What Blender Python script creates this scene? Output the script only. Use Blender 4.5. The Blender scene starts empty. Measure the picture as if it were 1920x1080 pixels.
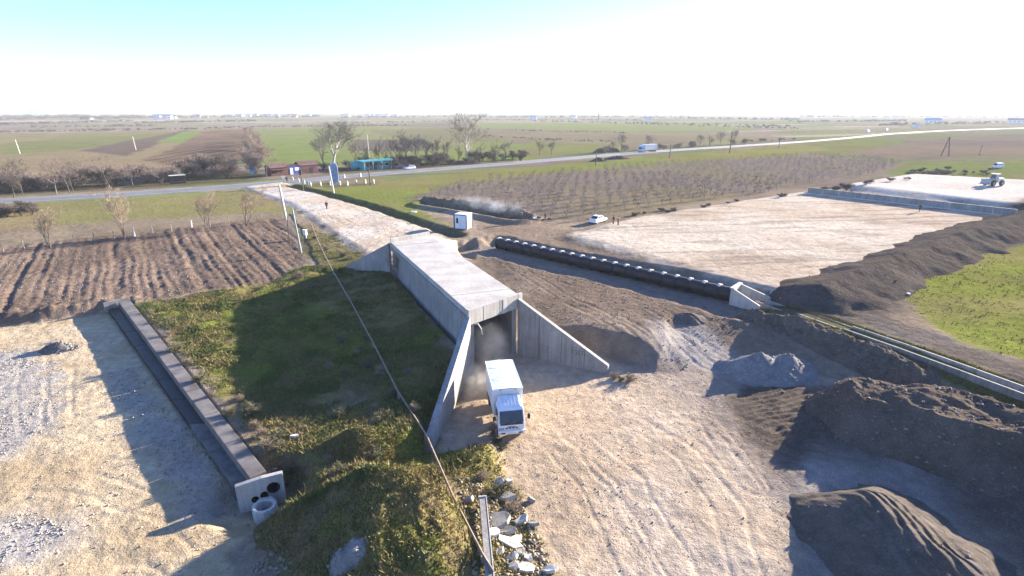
import bpy, bmesh, math, random
import numpy as np
from mathutils import Vector, Matrix

random.seed(7)
SC = bpy.context.scene
COL = SC.collection
PI = math.pi
R = math.radians

# ---------------------------------------------------------------- camera, sky, sun, exposure
FPX, CAM_H, HORIZON = 1000.0, 22.0, 207.5          # focal length in photo pixels, drone height, horizon row
PITCH = math.atan((540 - HORIZON) / FPX)
ROLL = math.atan(7 / 1920)
cam_data = bpy.data.cameras.new('camera')
cam_data.sensor_width = 36.0
cam_data.lens = 36.0 * FPX / 1920
cam_data.clip_start = 0.5
cam_data.clip_end = 30000
cam = bpy.data.objects.new('camera', cam_data)
COL.objects.link(cam)
cam.location = (0, 0, CAM_H)
cam.rotation_euler = (Matrix.Rotation(PI / 2 - PITCH, 3, 'X') @ Matrix.Rotation(ROLL, 3, 'Z')).to_euler()
SC.camera = cam

SUN_AZ, SUN_EL = R(53.5), R(13.2)                   # azimuth clockwise from +Y
SUN_DIR = Vector((math.sin(SUN_AZ) * math.cos(SUN_EL), math.cos(SUN_AZ) * math.cos(SUN_EL), math.sin(SUN_EL)))
world = bpy.data.worlds.new('World')
SC.world = world
world.use_nodes = True
wn = world.node_tree
wn.nodes.clear()
sky = wn.nodes.new('ShaderNodeTexSky')
sky.sky_type = 'NISHITA'
sky.sun_disc = False
sky.sun_elevation = SUN_EL
sky.sun_rotation = SUN_AZ
sky.altitude = 20
sky.air_density = 1.0
sky.dust_density = 0.2
sky.ozone_density = 2.5
bg = wn.nodes.new('ShaderNodeBackground')
bg.inputs['Strength'].default_value = 0.060
wo = wn.nodes.new('ShaderNodeOutputWorld')
wb = wn.nodes.new('ShaderNodeMix')                  # the camera's white balance, the same for the whole sky
wb.data_type = 'RGBA'
wb.blend_type = 'MULTIPLY'
wb.inputs[0].default_value = 1.0
wb.inputs[7].default_value = (0.86, 0.96, 1.38, 1)
wn.links.new(sky.outputs[0], wb.inputs[6])
wn.links.new(wb.outputs[2], bg.inputs[0])
wn.links.new(bg.outputs[0], wo.inputs[0])
sun_data = bpy.data.lights.new('sun', 'SUN')
sun_data.energy = 5.0
sun_data.angle = R(0.5)
sun_data.color = (1.0, 0.885, 0.74)
sun = bpy.data.objects.new('sun', sun_data)
COL.objects.link(sun)
sun.location = SUN_DIR * 500
sun.rotation_euler = SUN_DIR.to_track_quat('Z', 'Y').to_euler()
SC.view_settings.view_transform = 'Standard'
SC.view_settings.look = 'None'
SC.view_settings.gamma = 1.0
SC.view_settings.use_curve_mapping = False
SC.cycles.volume_bounces = 1
SC.view_settings.exposure = 2.50

# ---------------------------------------------------------------- survey helpers
_cp, _sp, _cr, _sr = math.cos(PITCH), math.sin(PITCH), math.cos(ROLL), math.sin(ROLL)


def gp(px, py, z=0.0):
    """Ground point at level z that the survey picture shows at (px, py)."""
    u, v = (px - 960) / FPX, (540 - py) / FPX
    u, v = u * _cr - v * _sr, v * _cr + u * _sr
    d = (u, _cp + v * _sp, -_sp + v * _cp)
    t = (z - CAM_H) / d[2]
    return Vector((t * d[0], t * d[1], z))


def ztop(p, py):
    """Height of the top of a vertical thing standing at p whose top shows in row py."""
    lo, hi = -5.0, 80.0
    for _ in range(40):
        m = (lo + hi) / 2
        dz = m - CAM_H
        depth = p[1] * _cp - dz * _sp
        up = p[1] * _sp + dz * _cp
        u, v = p[0] / depth, up / depth
        v2 = v * _cr - u * _sr
        if 540 - v2 * FPX > py:
            lo = m
        else:
            hi = m
    return (lo + hi) / 2


# ---------------------------------------------------------------- noise on arrays
def _h(ix, iy, seed):
    n = (ix.astype(np.int64) * 374761393 + iy.astype(np.int64) * 668265263 + seed * 974634777) & 0xFFFFFFFF
    n = ((n ^ (n >> 13)) * 1274126177) & 0xFFFFFFFF
    return ((n ^ (n >> 16)) & 0xFFFFFF) / float(0xFFFFFF)


def vnoise(x, y, seed=0):
    ix, iy = np.floor(x), np.floor(y)
    fx, fy = x - ix, y - iy
    ux, uy = fx * fx * (3 - 2 * fx), fy * fy * (3 - 2 * fy)
    a, b = _h(ix, iy, seed), _h(ix + 1, iy, seed)
    c, d = _h(ix, iy + 1, seed), _h(ix + 1, iy + 1, seed)
    return (a * (1 - ux) + b * ux) * (1 - uy) + (c * (1 - ux) + d * ux) * uy


def fbm(x, y, scale, octs=4, seed=0):
    """about -1..1, features of size `scale` metres"""
    s, amp, tot = 0.0, 1.0, 0.0
    x, y = np.asarray(x, float) / scale, np.asarray(y, float) / scale
    for o in range(octs):
        s = s + amp * (vnoise(x, y, seed + o * 17) * 2 - 1)
        tot += amp
        amp *= 0.5
        x, y = x * 2.03 + 11.3, y * 2.03 - 7.7
    return s / tot * 1.5


def sst(e0, e1, x):
    t = np.clip((x - e0) / (e1 - e0), 0, 1)
    return t * t * (3 - 2 * t)


def seg_dist(x, y, pts, closed=False):
    """distance to a polyline, and arc position along it"""
    best = np.full(np.shape(x), 1e9)
    arc = np.zeros(np.shape(x))
    acc = 0.0
    n = len(pts)
    for i in range(n if closed else n - 1):
        ax, ay = pts[i][0], pts[i][1]
        bx, by = pts[(i + 1) % n][0], pts[(i + 1) % n][1]
        dx, dy = bx - ax, by - ay
        L = math.hypot(dx, dy) + 1e-9
        t = np.clip(((x - ax) * dx + (y - ay) * dy) / L ** 2, 0, 1)
        d = np.hypot(x - ax - t * dx, y - ay - t * dy)
        m = d < best
        best = np.where(m, d, best)
        arc = np.where(m, acc + t * L, arc)
        acc += L
    return best, arc


def sdf(x, y, poly):
    """signed distance to a closed polygon, negative inside"""
    d, _ = seg_dist(x, y, poly, True)
    inside = np.zeros(np.shape(x), bool)
    n = len(poly)
    for i in range(n):
        ax, ay = poly[i][0], poly[i][1]
        bx, by = poly[(i + 1) % n][0], poly[(i + 1) % n][1]
        if ay == by:
            continue
        c = ((ay > y) != (by > y)) & (x < (bx - ax) * (y - ay) / (by - ay) + ax)
        inside ^= c
    return np.where(inside, -d, d)


def sdf_box(x, y, poly, margin=15.0):
    """sdf evaluated only near the polygon (elsewhere a large number)"""
    xs, ys = [p[0] for p in poly], [p[1] for p in poly]
    m = (x > min(xs) - margin) & (x < max(xs) + margin) & (y > min(ys) - margin) & (y < max(ys) + margin)
    out = np.full(np.shape(x), 1e6)
    if m.any():
        out[m] = sdf(x[m], y[m], poly)
    return out


def line_box(x, y, pts, margin=12.0):
    xs, ys = [p[0] for p in pts], [p[1] for p in pts]
    m = (x > min(xs) - margin) & (x < max(xs) + margin) & (y > min(ys) - margin) & (y < max(ys) + margin)
    d, a = np.full(np.shape(x), 1e6), np.zeros(np.shape(x))
    if m.any():
        d[m], a[m] = seg_dist(x[m], y[m], pts)
    return d, a


def PX(z, *pts):
    return [gp(a, b, z) for a, b in pts]


# ---------------------------------------------------------------- materials
MATS = {}


def nodes_of(name):
    m = bpy.data.materials.new(name)
    m.use_nodes = True
    nt = m.node_tree
    return m, nt, nt.nodes['Principled BSDF']


def N(nt, typ, **kw):
    n = nt.nodes.new(typ)
    for k, v in kw.items():
        if k in n.inputs:
            n.inputs[k].default_value = v
        else:
            setattr(n, k, v)
    return n


def ramp(nt, fac, stops):
    r = nt.nodes.new('ShaderNodeValToRGB')
    el = r.color_ramp.elements
    while len(el) < len(stops):
        el.new(0.5)
    for e, (p, c) in zip(el, stops):
        e.position = p
        e.color = (c[0], c[1], c[2], 1) if hasattr(c, '__len__') else (c, c, c, 1)
    nt.links.new(fac, r.inputs[0])
    return r.outputs[0]


def mixc(nt, a, b, fac, mode='MIX'):
    m = nt.nodes.new('ShaderNodeMix')
    m.data_type = 'RGBA'
    m.blend_type = mode
    for s, v in ((0, fac), (6, a), (7, b)):
        if hasattr(v, 'links') or isinstance(v, bpy.types.NodeSocket):
            nt.links.new(v, m.inputs[s])
        elif isinstance(v, (int, float)):
            m.inputs[s].default_value = v if s == 0 else (v, v, v, 1)
        else:
            m.inputs[s].default_value = (v[0], v[1], v[2], 1)
    return m.outputs[2]


def mathn(nt, op, a, b=None, c=None, clamp=False):
    m = nt.nodes.new('ShaderNodeMath')
    m.operation = op
    m.use_clamp = clamp
    for i, v in enumerate((a, b, c)):
        if v is None:
            continue
        if isinstance(v, (int, float)):
            m.inputs[i].default_value = v
        else:
            nt.links.new(v, m.inputs[i])
    return m.outputs[0]


def noise_tex(nt, scale, detail=4, rough=0.55, vec=None, dist=0.0):
    n = N(nt, 'ShaderNodeTexNoise', Scale=scale, Detail=detail, Roughness=rough, Distortion=dist)
    if vec is None:
        tc = nt.nodes.get('TC') or nt.nodes.new('ShaderNodeTexCoord')
        tc.name = 'TC'
        vec = tc.outputs['Object']
    nt.links.new(vec, n.inputs['Vector'])
    return n.outputs['Fac']


def bumpn(nt, bsdf, height, strength=0.5, dist=0.05):
    b = N(nt, 'ShaderNodeBump', Distance=dist)
    if isinstance(strength, (int, float)):
        b.inputs['Strength'].default_value = strength
    else:
        nt.links.new(strength, b.inputs['Strength'])
    nt.links.new(height, b.inputs['Height'])
    nt.links.new(b.outputs[0], bsdf.inputs['Normal'])


def simple(name, col, rough=0.7, metal=0.0, var=0.15, scale=4.0, bump=0.0, spec=0.3, coat=0.0):
    """plain paint, soil or bark with a little uneven wear"""
    if name in MATS:
        return MATS[name]
    m, nt, b = nodes_of(name)
    f = noise_tex(nt, scale, 5)
    lo = [max(0, c * (1 - var)) for c in col]
    hi = [min(1, c * (1 + var)) for c in col]
    nt.links.new(ramp(nt, f, [(0.3, lo), (0.7, hi)]), b.inputs['Base Color'])
    b.inputs['Roughness'].default_value = rough
    b.inputs['Metallic'].default_value = metal
    b.inputs['Specular IOR Level'].default_value = spec
    b.inputs['Coat Weight'].default_value = coat
    if bump:
        bumpn(nt, b, noise_tex(nt, scale * 6, 4), bump, 0.03)
    MATS[name] = m
    return m


def concrete(name, col, streak=0.35, stain=0.4, rough=0.85, boards=0.0):
    """cast concrete: cloudy patches, pores, vertical run-off streaks, faint board joints"""
    if name in MATS:
        return MATS[name]
    m, nt, b = nodes_of(name)
    tc = nt.nodes.new('ShaderNodeTexCoord')
    tc.name = 'TC'
    o = tc.outputs['Object']
    big = noise_tex(nt, 0.45, 6, 0.6, o)
    fine = noise_tex(nt, 9, 6, 0.65, o)
    mp = N(nt, 'ShaderNodeMapping')
    mp.inputs['Scale'].default_value = (2.6, 2.6, 0.12)
    nt.links.new(o, mp.inputs['Vector'])
    st = noise_tex(nt, 1.6, 5, 0.6, mp.outputs[0])
    c0 = ramp(nt, big, [(0.28, [c * (1 - stain) for c in col]), (0.62, col), (0.8, [min(1, c * 1.12) for c in col])])
    c1 = mixc(nt, c0, ramp(nt, st, [(0.36, 0.45), (0.56, 1.0)]), streak, 'MULTIPLY')
    c2 = mixc(nt, c1, ramp(nt, fine, [(0.3, 0.72), (0.6, 1.06)]), 0.6, 'MULTIPLY')
    rust = noise_tex(nt, 0.8, 7, 0.7, mp.outputs[0], 0.8)
    c2 = mixc(nt, c2, (.24, .175, .115), mathn(nt, 'MULTIPLY', ramp(nt, rust, [(0.55, 0.0), (0.72, 1.0)]), 0.45))
    pit = N(nt, 'ShaderNodeTexVoronoi', Scale=2.2)
    nt.links.new(o, pit.inputs['Vector'])
    c2 = mixc(nt, c2, ramp(nt, pit.outputs['Distance'], [(0.05, 0.35), (0.09, 1.0)]), 0.7, 'MULTIPLY')
    nt.links.new(c2, b.inputs['Base Color'])
    b.inputs['Roughness'].default_value = rough
    b.inputs['Specular IOR Level'].default_value = 0.25
    bumpn(nt, b, mathn(nt, 'ADD', fine, mathn(nt, 'MULTIPLY', big, 2.0)), 0.5, 0.02)
    MATS[name] = m
    return m


# ---------------------------------------------------------------- mesh helpers
def tag(o, label=None, cat=None, group=None, kind=None):
    if label:
        o['label'] = label
    if cat:
        o['category'] = cat
    if group:
        o['group'] = group
    if kind:
        o['kind'] = kind
    return o


def thing(name, label, cat, loc=(0, 0, 0), rz=0.0, group=None):
    e = bpy.data.objects.new(name, None)
    e.empty_display_size = 0.3
    COL.objects.link(e)
    e.location = loc
    e.rotation_euler = (0, 0, rz)
    return tag(e, label, cat, group)


def link(name, me, mat=None, parent=None):
    if mat is not None and not me.materials:
        me.materials.append(mat)
    o = bpy.data.objects.new(name, me)
    COL.objects.link(o)
    if parent is not None:
        o.parent = parent
    return o


def fin(bm, name, mat, parent=None, bevel=0.0, smooth=False, seg=2):
    if bevel:
        bmesh.ops.bevel(bm, geom=list(bm.edges), offset=bevel, segments=seg, profile=0.6, affect='EDGES', clamp_overlap=True)
    bmesh.ops.recalc_face_normals(bm, faces=list(bm.faces))
    me = bpy.data.meshes.new(name)
    bm.to_mesh(me)
    bm.free()
    if smooth:
        me.polygons.foreach_set('use_smooth', [True] * len(me.polygons))
    return link(name, me, mat, parent)


def hexa(bm, p):
    """eight corners: bottom ring 0-3, top ring 4-7"""
    v = [bm.verts.new(q) for q in p]
    for f in ((3, 2, 1, 0), (4, 5, 6, 7), (0, 1, 5, 4), (1, 2, 6, 5), (2, 3, 7, 6), (3, 0, 4, 7)):
        bm.faces.new([v[i] for i in f])
    return v


def box(bm, c, s, rz=0.0, taper=1.0):
    cx, cy, cz = c
    hx, hy, hz = s[0] / 2, s[1] / 2, s[2] / 2
    co, si = math.cos(rz), math.sin(rz)
    pts = []
    for k, z in ((1.0, -hz), (taper, hz)):
        for sx, sy in ((-1, -1), (1, -1), (1, 1), (-1, 1)):
            x, y = sx * hx * k, sy * hy * k
            pts.append((cx + x * co - y * si, cy + x * si + y * co, cz + z))
    return hexa(bm, pts)


def prism(bm, base, top):
    """two rings of the same length joined into a closed solid"""
    a = [bm.verts.new(p) for p in base]
    b = [bm.verts.new(p) for p in top]
    n = len(a)
    bm.faces.new(list(reversed(a)))
    bm.faces.new(b)
    for i in range(n):
        j = (i + 1) % n
        bm.faces.new([a[i], a[j], b[j], b[i]])


def loft(bm, rings, cap=True):
    vs = [[bm.verts.new(p) for p in r] for r in rings]
    n = len(vs[0])
    for a, b in zip(vs[:-1], vs[1:]):
        for i in range(n):
            j = (i + 1) % n
            bm.faces.new([a[i], a[j], b[j], b[i]])
    if cap:
        bm.faces.new(list(reversed(vs[0])))
        bm.faces.new(vs[-1])


def tube(bm, pts, radii, n=8, cap=True):
    pts = [Vector(p) for p in pts]
    if isinstance(radii, (int, float)):
        radii = [radii] * len(pts)
    rings = []
    ref = None
    for i, p in enumerate(pts):
        d = (pts[min(i + 1, len(pts) - 1)] - pts[max(i - 1, 0)]).normalized()
        if ref is None:
            ref = d.orthogonal().normalized()
        u = (ref - d * ref.dot(d))
        u = u.normalized() if u.length > 1e-6 else d.orthogonal().normalized()
        ref = u
        w = d.cross(u)
        r = radii[i]
        rings.append([p + u * (r * math.cos(2 * PI * k / n)) + w * (r * math.sin(2 * PI * k / n)) for k in range(n)])
    loft(bm, rings, cap)


def wheel(parent, c, r, w, tyre, rim, axis='Y'):
    """a wheel with a rounded tyre and a dished rim; c is its centre, axle along local Y"""
    bm = bmesh.new()
    prof = [(-w / 2, r * 0.62), (-w / 2, r * 0.9), (-w * 0.36, r), (w * 0.36, r), (w / 2, r * 0.9), (w / 2, r * 0.62)]
    rings = []
    n = 20
    for k in range(n):
        a = 2 * PI * k / n
        rings.append([(c[0] + q * math.cos(a), c[1] + y, c[2] + q * math.sin(a)) for y, q in prof])
    vs = [[bm.verts.new(p) for p in rr] for rr in rings]
    for k in range(n):
        a, b = vs[k], vs[(k + 1) % n]
        for i in range(len(prof) - 1):
            bm.faces.new([a[i], a[i + 1], b[i + 1], b[i]])
    t = fin(bm, 'wheel', tyre, parent, smooth=True)
    bm = bmesh.new()
    prof = [(-w * 0.42, 0.0), (-w * 0.36, r * 0.22), (-w * 0.18, r * 0.42), (-w * 0.40, r * 0.64), (w * 0.40, r * 0.64), (w * 0.18, r * 0.42), (w * 0.36, r * 0.22), (w * 0.42, 0.0)]
    vs = [[bm.verts.new((c[0] + q * math.cos(2 * PI * k / n), c[1] + y, c[2] + q * math.sin(2 * PI * k / n))) for y, q in prof] for k in range(n)]
    for k in range(n):
        a, b = vs[k], vs[(k + 1) % n]
        for i in range(len(prof) - 1):
            bm.faces.new([a[i], a[i + 1], b[i + 1], b[i]])
    bmesh.ops.remove_doubles(bm, verts=bm.verts, dist=1e-5)
    rm = fin(bm, 'rim', rim, t)
    return t


def dup(root, loc=None, rz=None, scale=None, label=None, group=None):
    r = root.copy()
    COL.objects.link(r)
    if loc is not None:
        r.location = loc
    if rz is not None:
        r.rotation_euler = (0, 0, rz)
    if scale is not None:
        r.scale = (scale, scale, scale) if isinstance(scale, (int, float)) else scale
    if label:
        r['label'] = label
    if group:
        r['group'] = group
    for ch in list(root.children):
        c = ch.copy()
        COL.objects.link(c)
        c.parent = r
        for g in list(ch.children):
            d = g.copy()
            COL.objects.link(d)
            d.parent = c
    return r


def np_mesh(name, co, faces, mat, parent=None, smooth=False, attrs=None, normals=None):
    """fast mesh from arrays; faces is an (n,3) or (n,4) int array"""
    me = bpy.data.meshes.new(name)
    k = faces.shape[1]
    me.vertices.add(len(co))
    me.vertices.foreach_set('co', np.ascontiguousarray(co, np.float32).ravel())
    me.loops.add(faces.size)
    me.loops.foreach_set('vertex_index', np.ascontiguousarray(faces, np.int32).ravel())
    me.polygons.add(len(faces))
    me.polygons.foreach_set('loop_start', np.arange(0, faces.size, k, dtype=np.int32))
    me.polygons.foreach_set('loop_total', np.full(len(faces), k, np.int32))
    if smooth:
        me.polygons.foreach_set('use_smooth', np.ones(len(faces), bool))
    me.update(calc_edges=True)
    for an, arr in (attrs or {}).items():
        a = me.attributes.new(an, 'FLOAT_COLOR', 'POINT')
        rgba = np.ones((len(co), 4), np.float32)
        rgba[:, :3] = arr
        a.data.foreach_set('color', rgba.ravel())
    if normals is not None:
        me.normals_split_custom_set_from_vertices(normals.astype(np.float32))
    return link(name, me, mat, parent)

# ================================================================ THE LAND
# underpass corners, roof level 6 m above the haul road
ROOF = 6.0
UA, UB, UC, UD = gp(876, 582, ROOF), gp(970, 551, ROOF), gp(733, 455, ROOF), gp(806, 441, ROOF)
u_poly = [UA, UB, UD, UC]
u_axis = (Vector((UC.x, UC.y)) - Vector((UA.x, UA.y))).normalized()
u_edge = (Vector((UB.x, UB.y)) - Vector((UA.x, UA.y))).normalized()
TIP_NL, TIP_NR = gp(803, 846, 0.1), gp(1139, 699, 0.1)
TIP_FL, TIP_FR = gp(650, 500, 1.6), gp(853, 468, 1.6)
# pipe run
PIPE_R = 0.85
PIPE_Z = 0.35 + PIPE_R
P0, P1 = gp(936, 456, PIPE_Z), gp(1376, 553, PIPE_Z)
p_dir = (Vector((P1.x, P1.y)) - Vector((P0.x, P0.y)))
P_LEN = p_dir.length
p_dir.normalize()
p_nor = Vector((-p_dir.y, p_dir.x))               # towards the far side

LOWER = PX(0, (885, 690), (968, 662), (1000, 648), (1090, 652), (1170, 676), (1225, 702), (1300, 700), (1400, 672), (1560, 715), (1700, 760),
           (1940, 850), (2000, 1250), (1075, 1250), (1045, 1080), (1000, 980), (955, 875), (930, 838), (806, 850))
YARD_L = PX(0.7, (-420, 640), (0, 614), (190, 588), (210, 590), (436, 900), (452, 946), (505, 962), (480, 1000), (440, 1040), (455, 1250), (-700, 1250))
PLATEAU = PX(1.9, (880, 448), (905, 450), (1400, 590), (1320, 645), (1225, 672), (1150, 635), (985, 570), (930, 500))
YARD_R = PX(2.0, (1060, 440), (1130, 420), (1200, 405), (1500, 358), (1600, 350), (1900, 400), (1700, 470), (1490, 552), (1380, 530), (1200, 480))
YARD_FAR = PX(2.0, (1560, 352), (1700, 330), (1960, 345), (2100, 410), (1905, 395))
PLOUGH = PX(1.5, (-300, 492), (0, 462), (235, 440), (420, 418), (520, 410), (555, 440), (572, 492), (500, 532), (370, 552), (250, 568), (0, 606), (-300, 640))
TRACK = PX(1.5, (455, 352), (530, 343), (590, 358), (700, 388), (810, 425), (845, 440), (800, 470), (735, 500), (690, 482), (640, 452), (585, 412), (540, 382), (480, 362))
FIELD_R = PX(1.5, (1692, 540), (1720, 515), (1800, 490), (1960, 452), (2300, 470), (2300, 720), (1960, 690), (1800, 640), (1730, 600), (1695, 565))
FLUME = PX(1.3, (1420, 568), (1560, 612), (1720, 668), (1920, 742), (2010, 776))
SOIL_ROAD = PX(1.4, (1480, 585), (1600, 612), (1760, 668), (1960, 745))
ORCHARD = PX(1.5, (775, 372), (860, 345), (1100, 318), (1480, 293), (1600, 296), (1700, 306), (1640, 332), (1500, 352), (1195, 402), (1130, 412), (1010, 414), (880, 392))
VERGE_R = PX(1.5, (540, 347), (700, 340), (900, 322), (1180, 297), (1500, 270), (1560, 280), (1480, 293), (1100, 318), (860, 345), (775, 372), (800, 400), (850, 432), (740, 402), (640, 372))
VERGE_L = PX(1.5, (-500, 425), (0, 384), (250, 372), (470, 357), (560, 395), (520, 405), (240, 420), (0, 436), (-500, 480))
STRIP_L = PX(1.5, (-500, 470), (0, 433), (240, 412), (500, 398), (540, 412), (420, 420), (235, 442), (0, 464), (-500, 515))
GRASS_L = PX(1.5, (255, 572), (370, 555), (500, 532), (575, 500), (640, 500), (730, 510), (860, 690)) + PX(0.2, (806, 850), (930, 838), (955, 875), (1000, 980), (1045, 1085), (1080, 1300)) + PX(1.5,  (480, 1300), (520, 1050), (520, 960), (540, 880), (480, 820), (440, 760))
SPOIL_FIRE = PX(1.6, (800, 398), (900, 405), (1010, 412), (1130, 418), (1190, 408), (1090, 432), (1000, 446), (900, 447), (850, 440), (870, 420))
DITCH = PX(1.5, (545, 349), (600, 361), (700, 389), (790, 419), (850, 439))
FIRE_TRENCH = PX(1.5, (808, 384), (860, 391), (915, 400), (968, 410))
PIT = PX(0.8, (852, 462), (888, 455), (900, 468), (888, 494), (864, 488))
CULV_BED = [gp(244, 563, 1.7), gp(499, 883, 1.7), gp(437, 909, 1.1), gp(203, 579, 1.1)]
HOLLOW = gp(487, 950, 0.0)
CULV0, CULV1 = gp(217, 568, 1.5), gp(470, 898, 1.5)   # axis of the drainage culvert on the left
CHURN = PX(0, (1365, 745), (1430, 712), (1560, 735), (1580, 800), (1500, 900), (1470, 850), (1400, 815))
ROADLINE = PX(1.6, (-420, 402), (0, 378), (250, 364), (490, 346), (650, 331), (800, 319), (1000, 303), (1215, 284.5), (1400, 273), (1560, 262), (1700, 247.5), (1920, 239.5), (2400, 231))
ROADLINE = [Vector((p.x, p.y)) for p in ROADLINE]

RUTS, RUT_K = [], []
for pts, z in (([(985, 500), (1100, 540), (1230, 600), (1330, 650)], 1.8), ([(1010, 480), (1150, 520), (1290, 580)], 1.8),
               ([(960, 470), (1100, 515), (1280, 610), (1420, 660)], 1.8), ([(1060, 540), (1200, 570), (1340, 600)], 1.8),
               ([(1000, 545), (1120, 600), (1280, 690), (1420, 880)], 1.2),
               ([(1020, 560), (1180, 625), (1300, 720)], 1.0), ([(1100, 500), (1220, 540), (1340, 600), (1420, 640)], 1.8), ([(950, 490), (1060, 560), (1180, 600), (1300, 620)], 1.8),
               ([(1150, 770), (1290, 850), (1370, 960), (1400, 1080)], 0), ([(1200, 750), (1340, 830), (1420, 930), (1480, 1060)], 0),
               ([(1010, 800), (1120, 920), (1200, 1080)], 0), ([(1050, 790), (1180, 900), (1280, 1080)], 0),
               ([(0, 1060), (150, 1015), (300, 1005), (420, 1050), (470, 1090)], 0.7), ([(0, 1040), (150, 992), (300, 985), (430, 1030)], 0.7),
               ([(40, 1080), (160, 1040), (300, 1030), (380, 1075)], 0.7), ([(0, 850), (120, 870), (230, 950), (300, 1010)], 0.7),
               ([(115, 660), (112, 740), (108, 790)], 0.7), ([(70, 640), (60, 720), (70, 790)], 0.7), ([(0, 900), (160, 905), (330, 960)], 0.7),
               ([(1100, 440), (1160, 455), (1300, 475), (1440, 525)], 2), ([(1090, 432), (1250, 400), (1500, 365)], 2), ([(1120, 445), (1300, 440), (1520, 400), (1700, 380)], 2),
               ([(1150, 460), (1400, 465), (1620, 430)], 2), ([(1250, 500), (1420, 500), (1560, 470)], 2), ([(1200, 425), (1400, 395), (1560, 378)], 2),
               ([(1260, 470), (1450, 540)], 2), ([(1280, 466), (1470, 538)], 2),
               ([(850, 445), (1000, 438), (1150, 425)], 1.7), ([(860, 455), (960, 440), (1090, 435)], 1.7), ([(990, 448), (1100, 432), (1190, 412)], 1.7),
               ([(500, 357), (600, 395), (700, 450)], 1.5), ([(520, 352), (640, 388), (760, 440)], 1.5),
               ([(1500, 592), (1700, 650), (1920, 735)], 1.4), ([(1560, 600), (1750, 660), (1940, 735)], 1.4)):
    RUT_K.append(2.4 if 0.9 < z < 1.95 else 1.0)
    RUTS.append([Vector((q.x, q.y)) for q in PX(z, *pts)])

FUR = Vector((0.58, -0.815))                       # ploughing direction
FURN = Vector((0.815, 0.58))


def pipe_st(x, y):
    return (x - P0.x) * p_dir.x + (y - P0.y) * p_dir.y, (x - P0.x) * p_nor.x + (y - P0.y) * p_nor.y


def road_dist(x, y):
    return seg_dist(x, y, ROADLINE)


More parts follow.
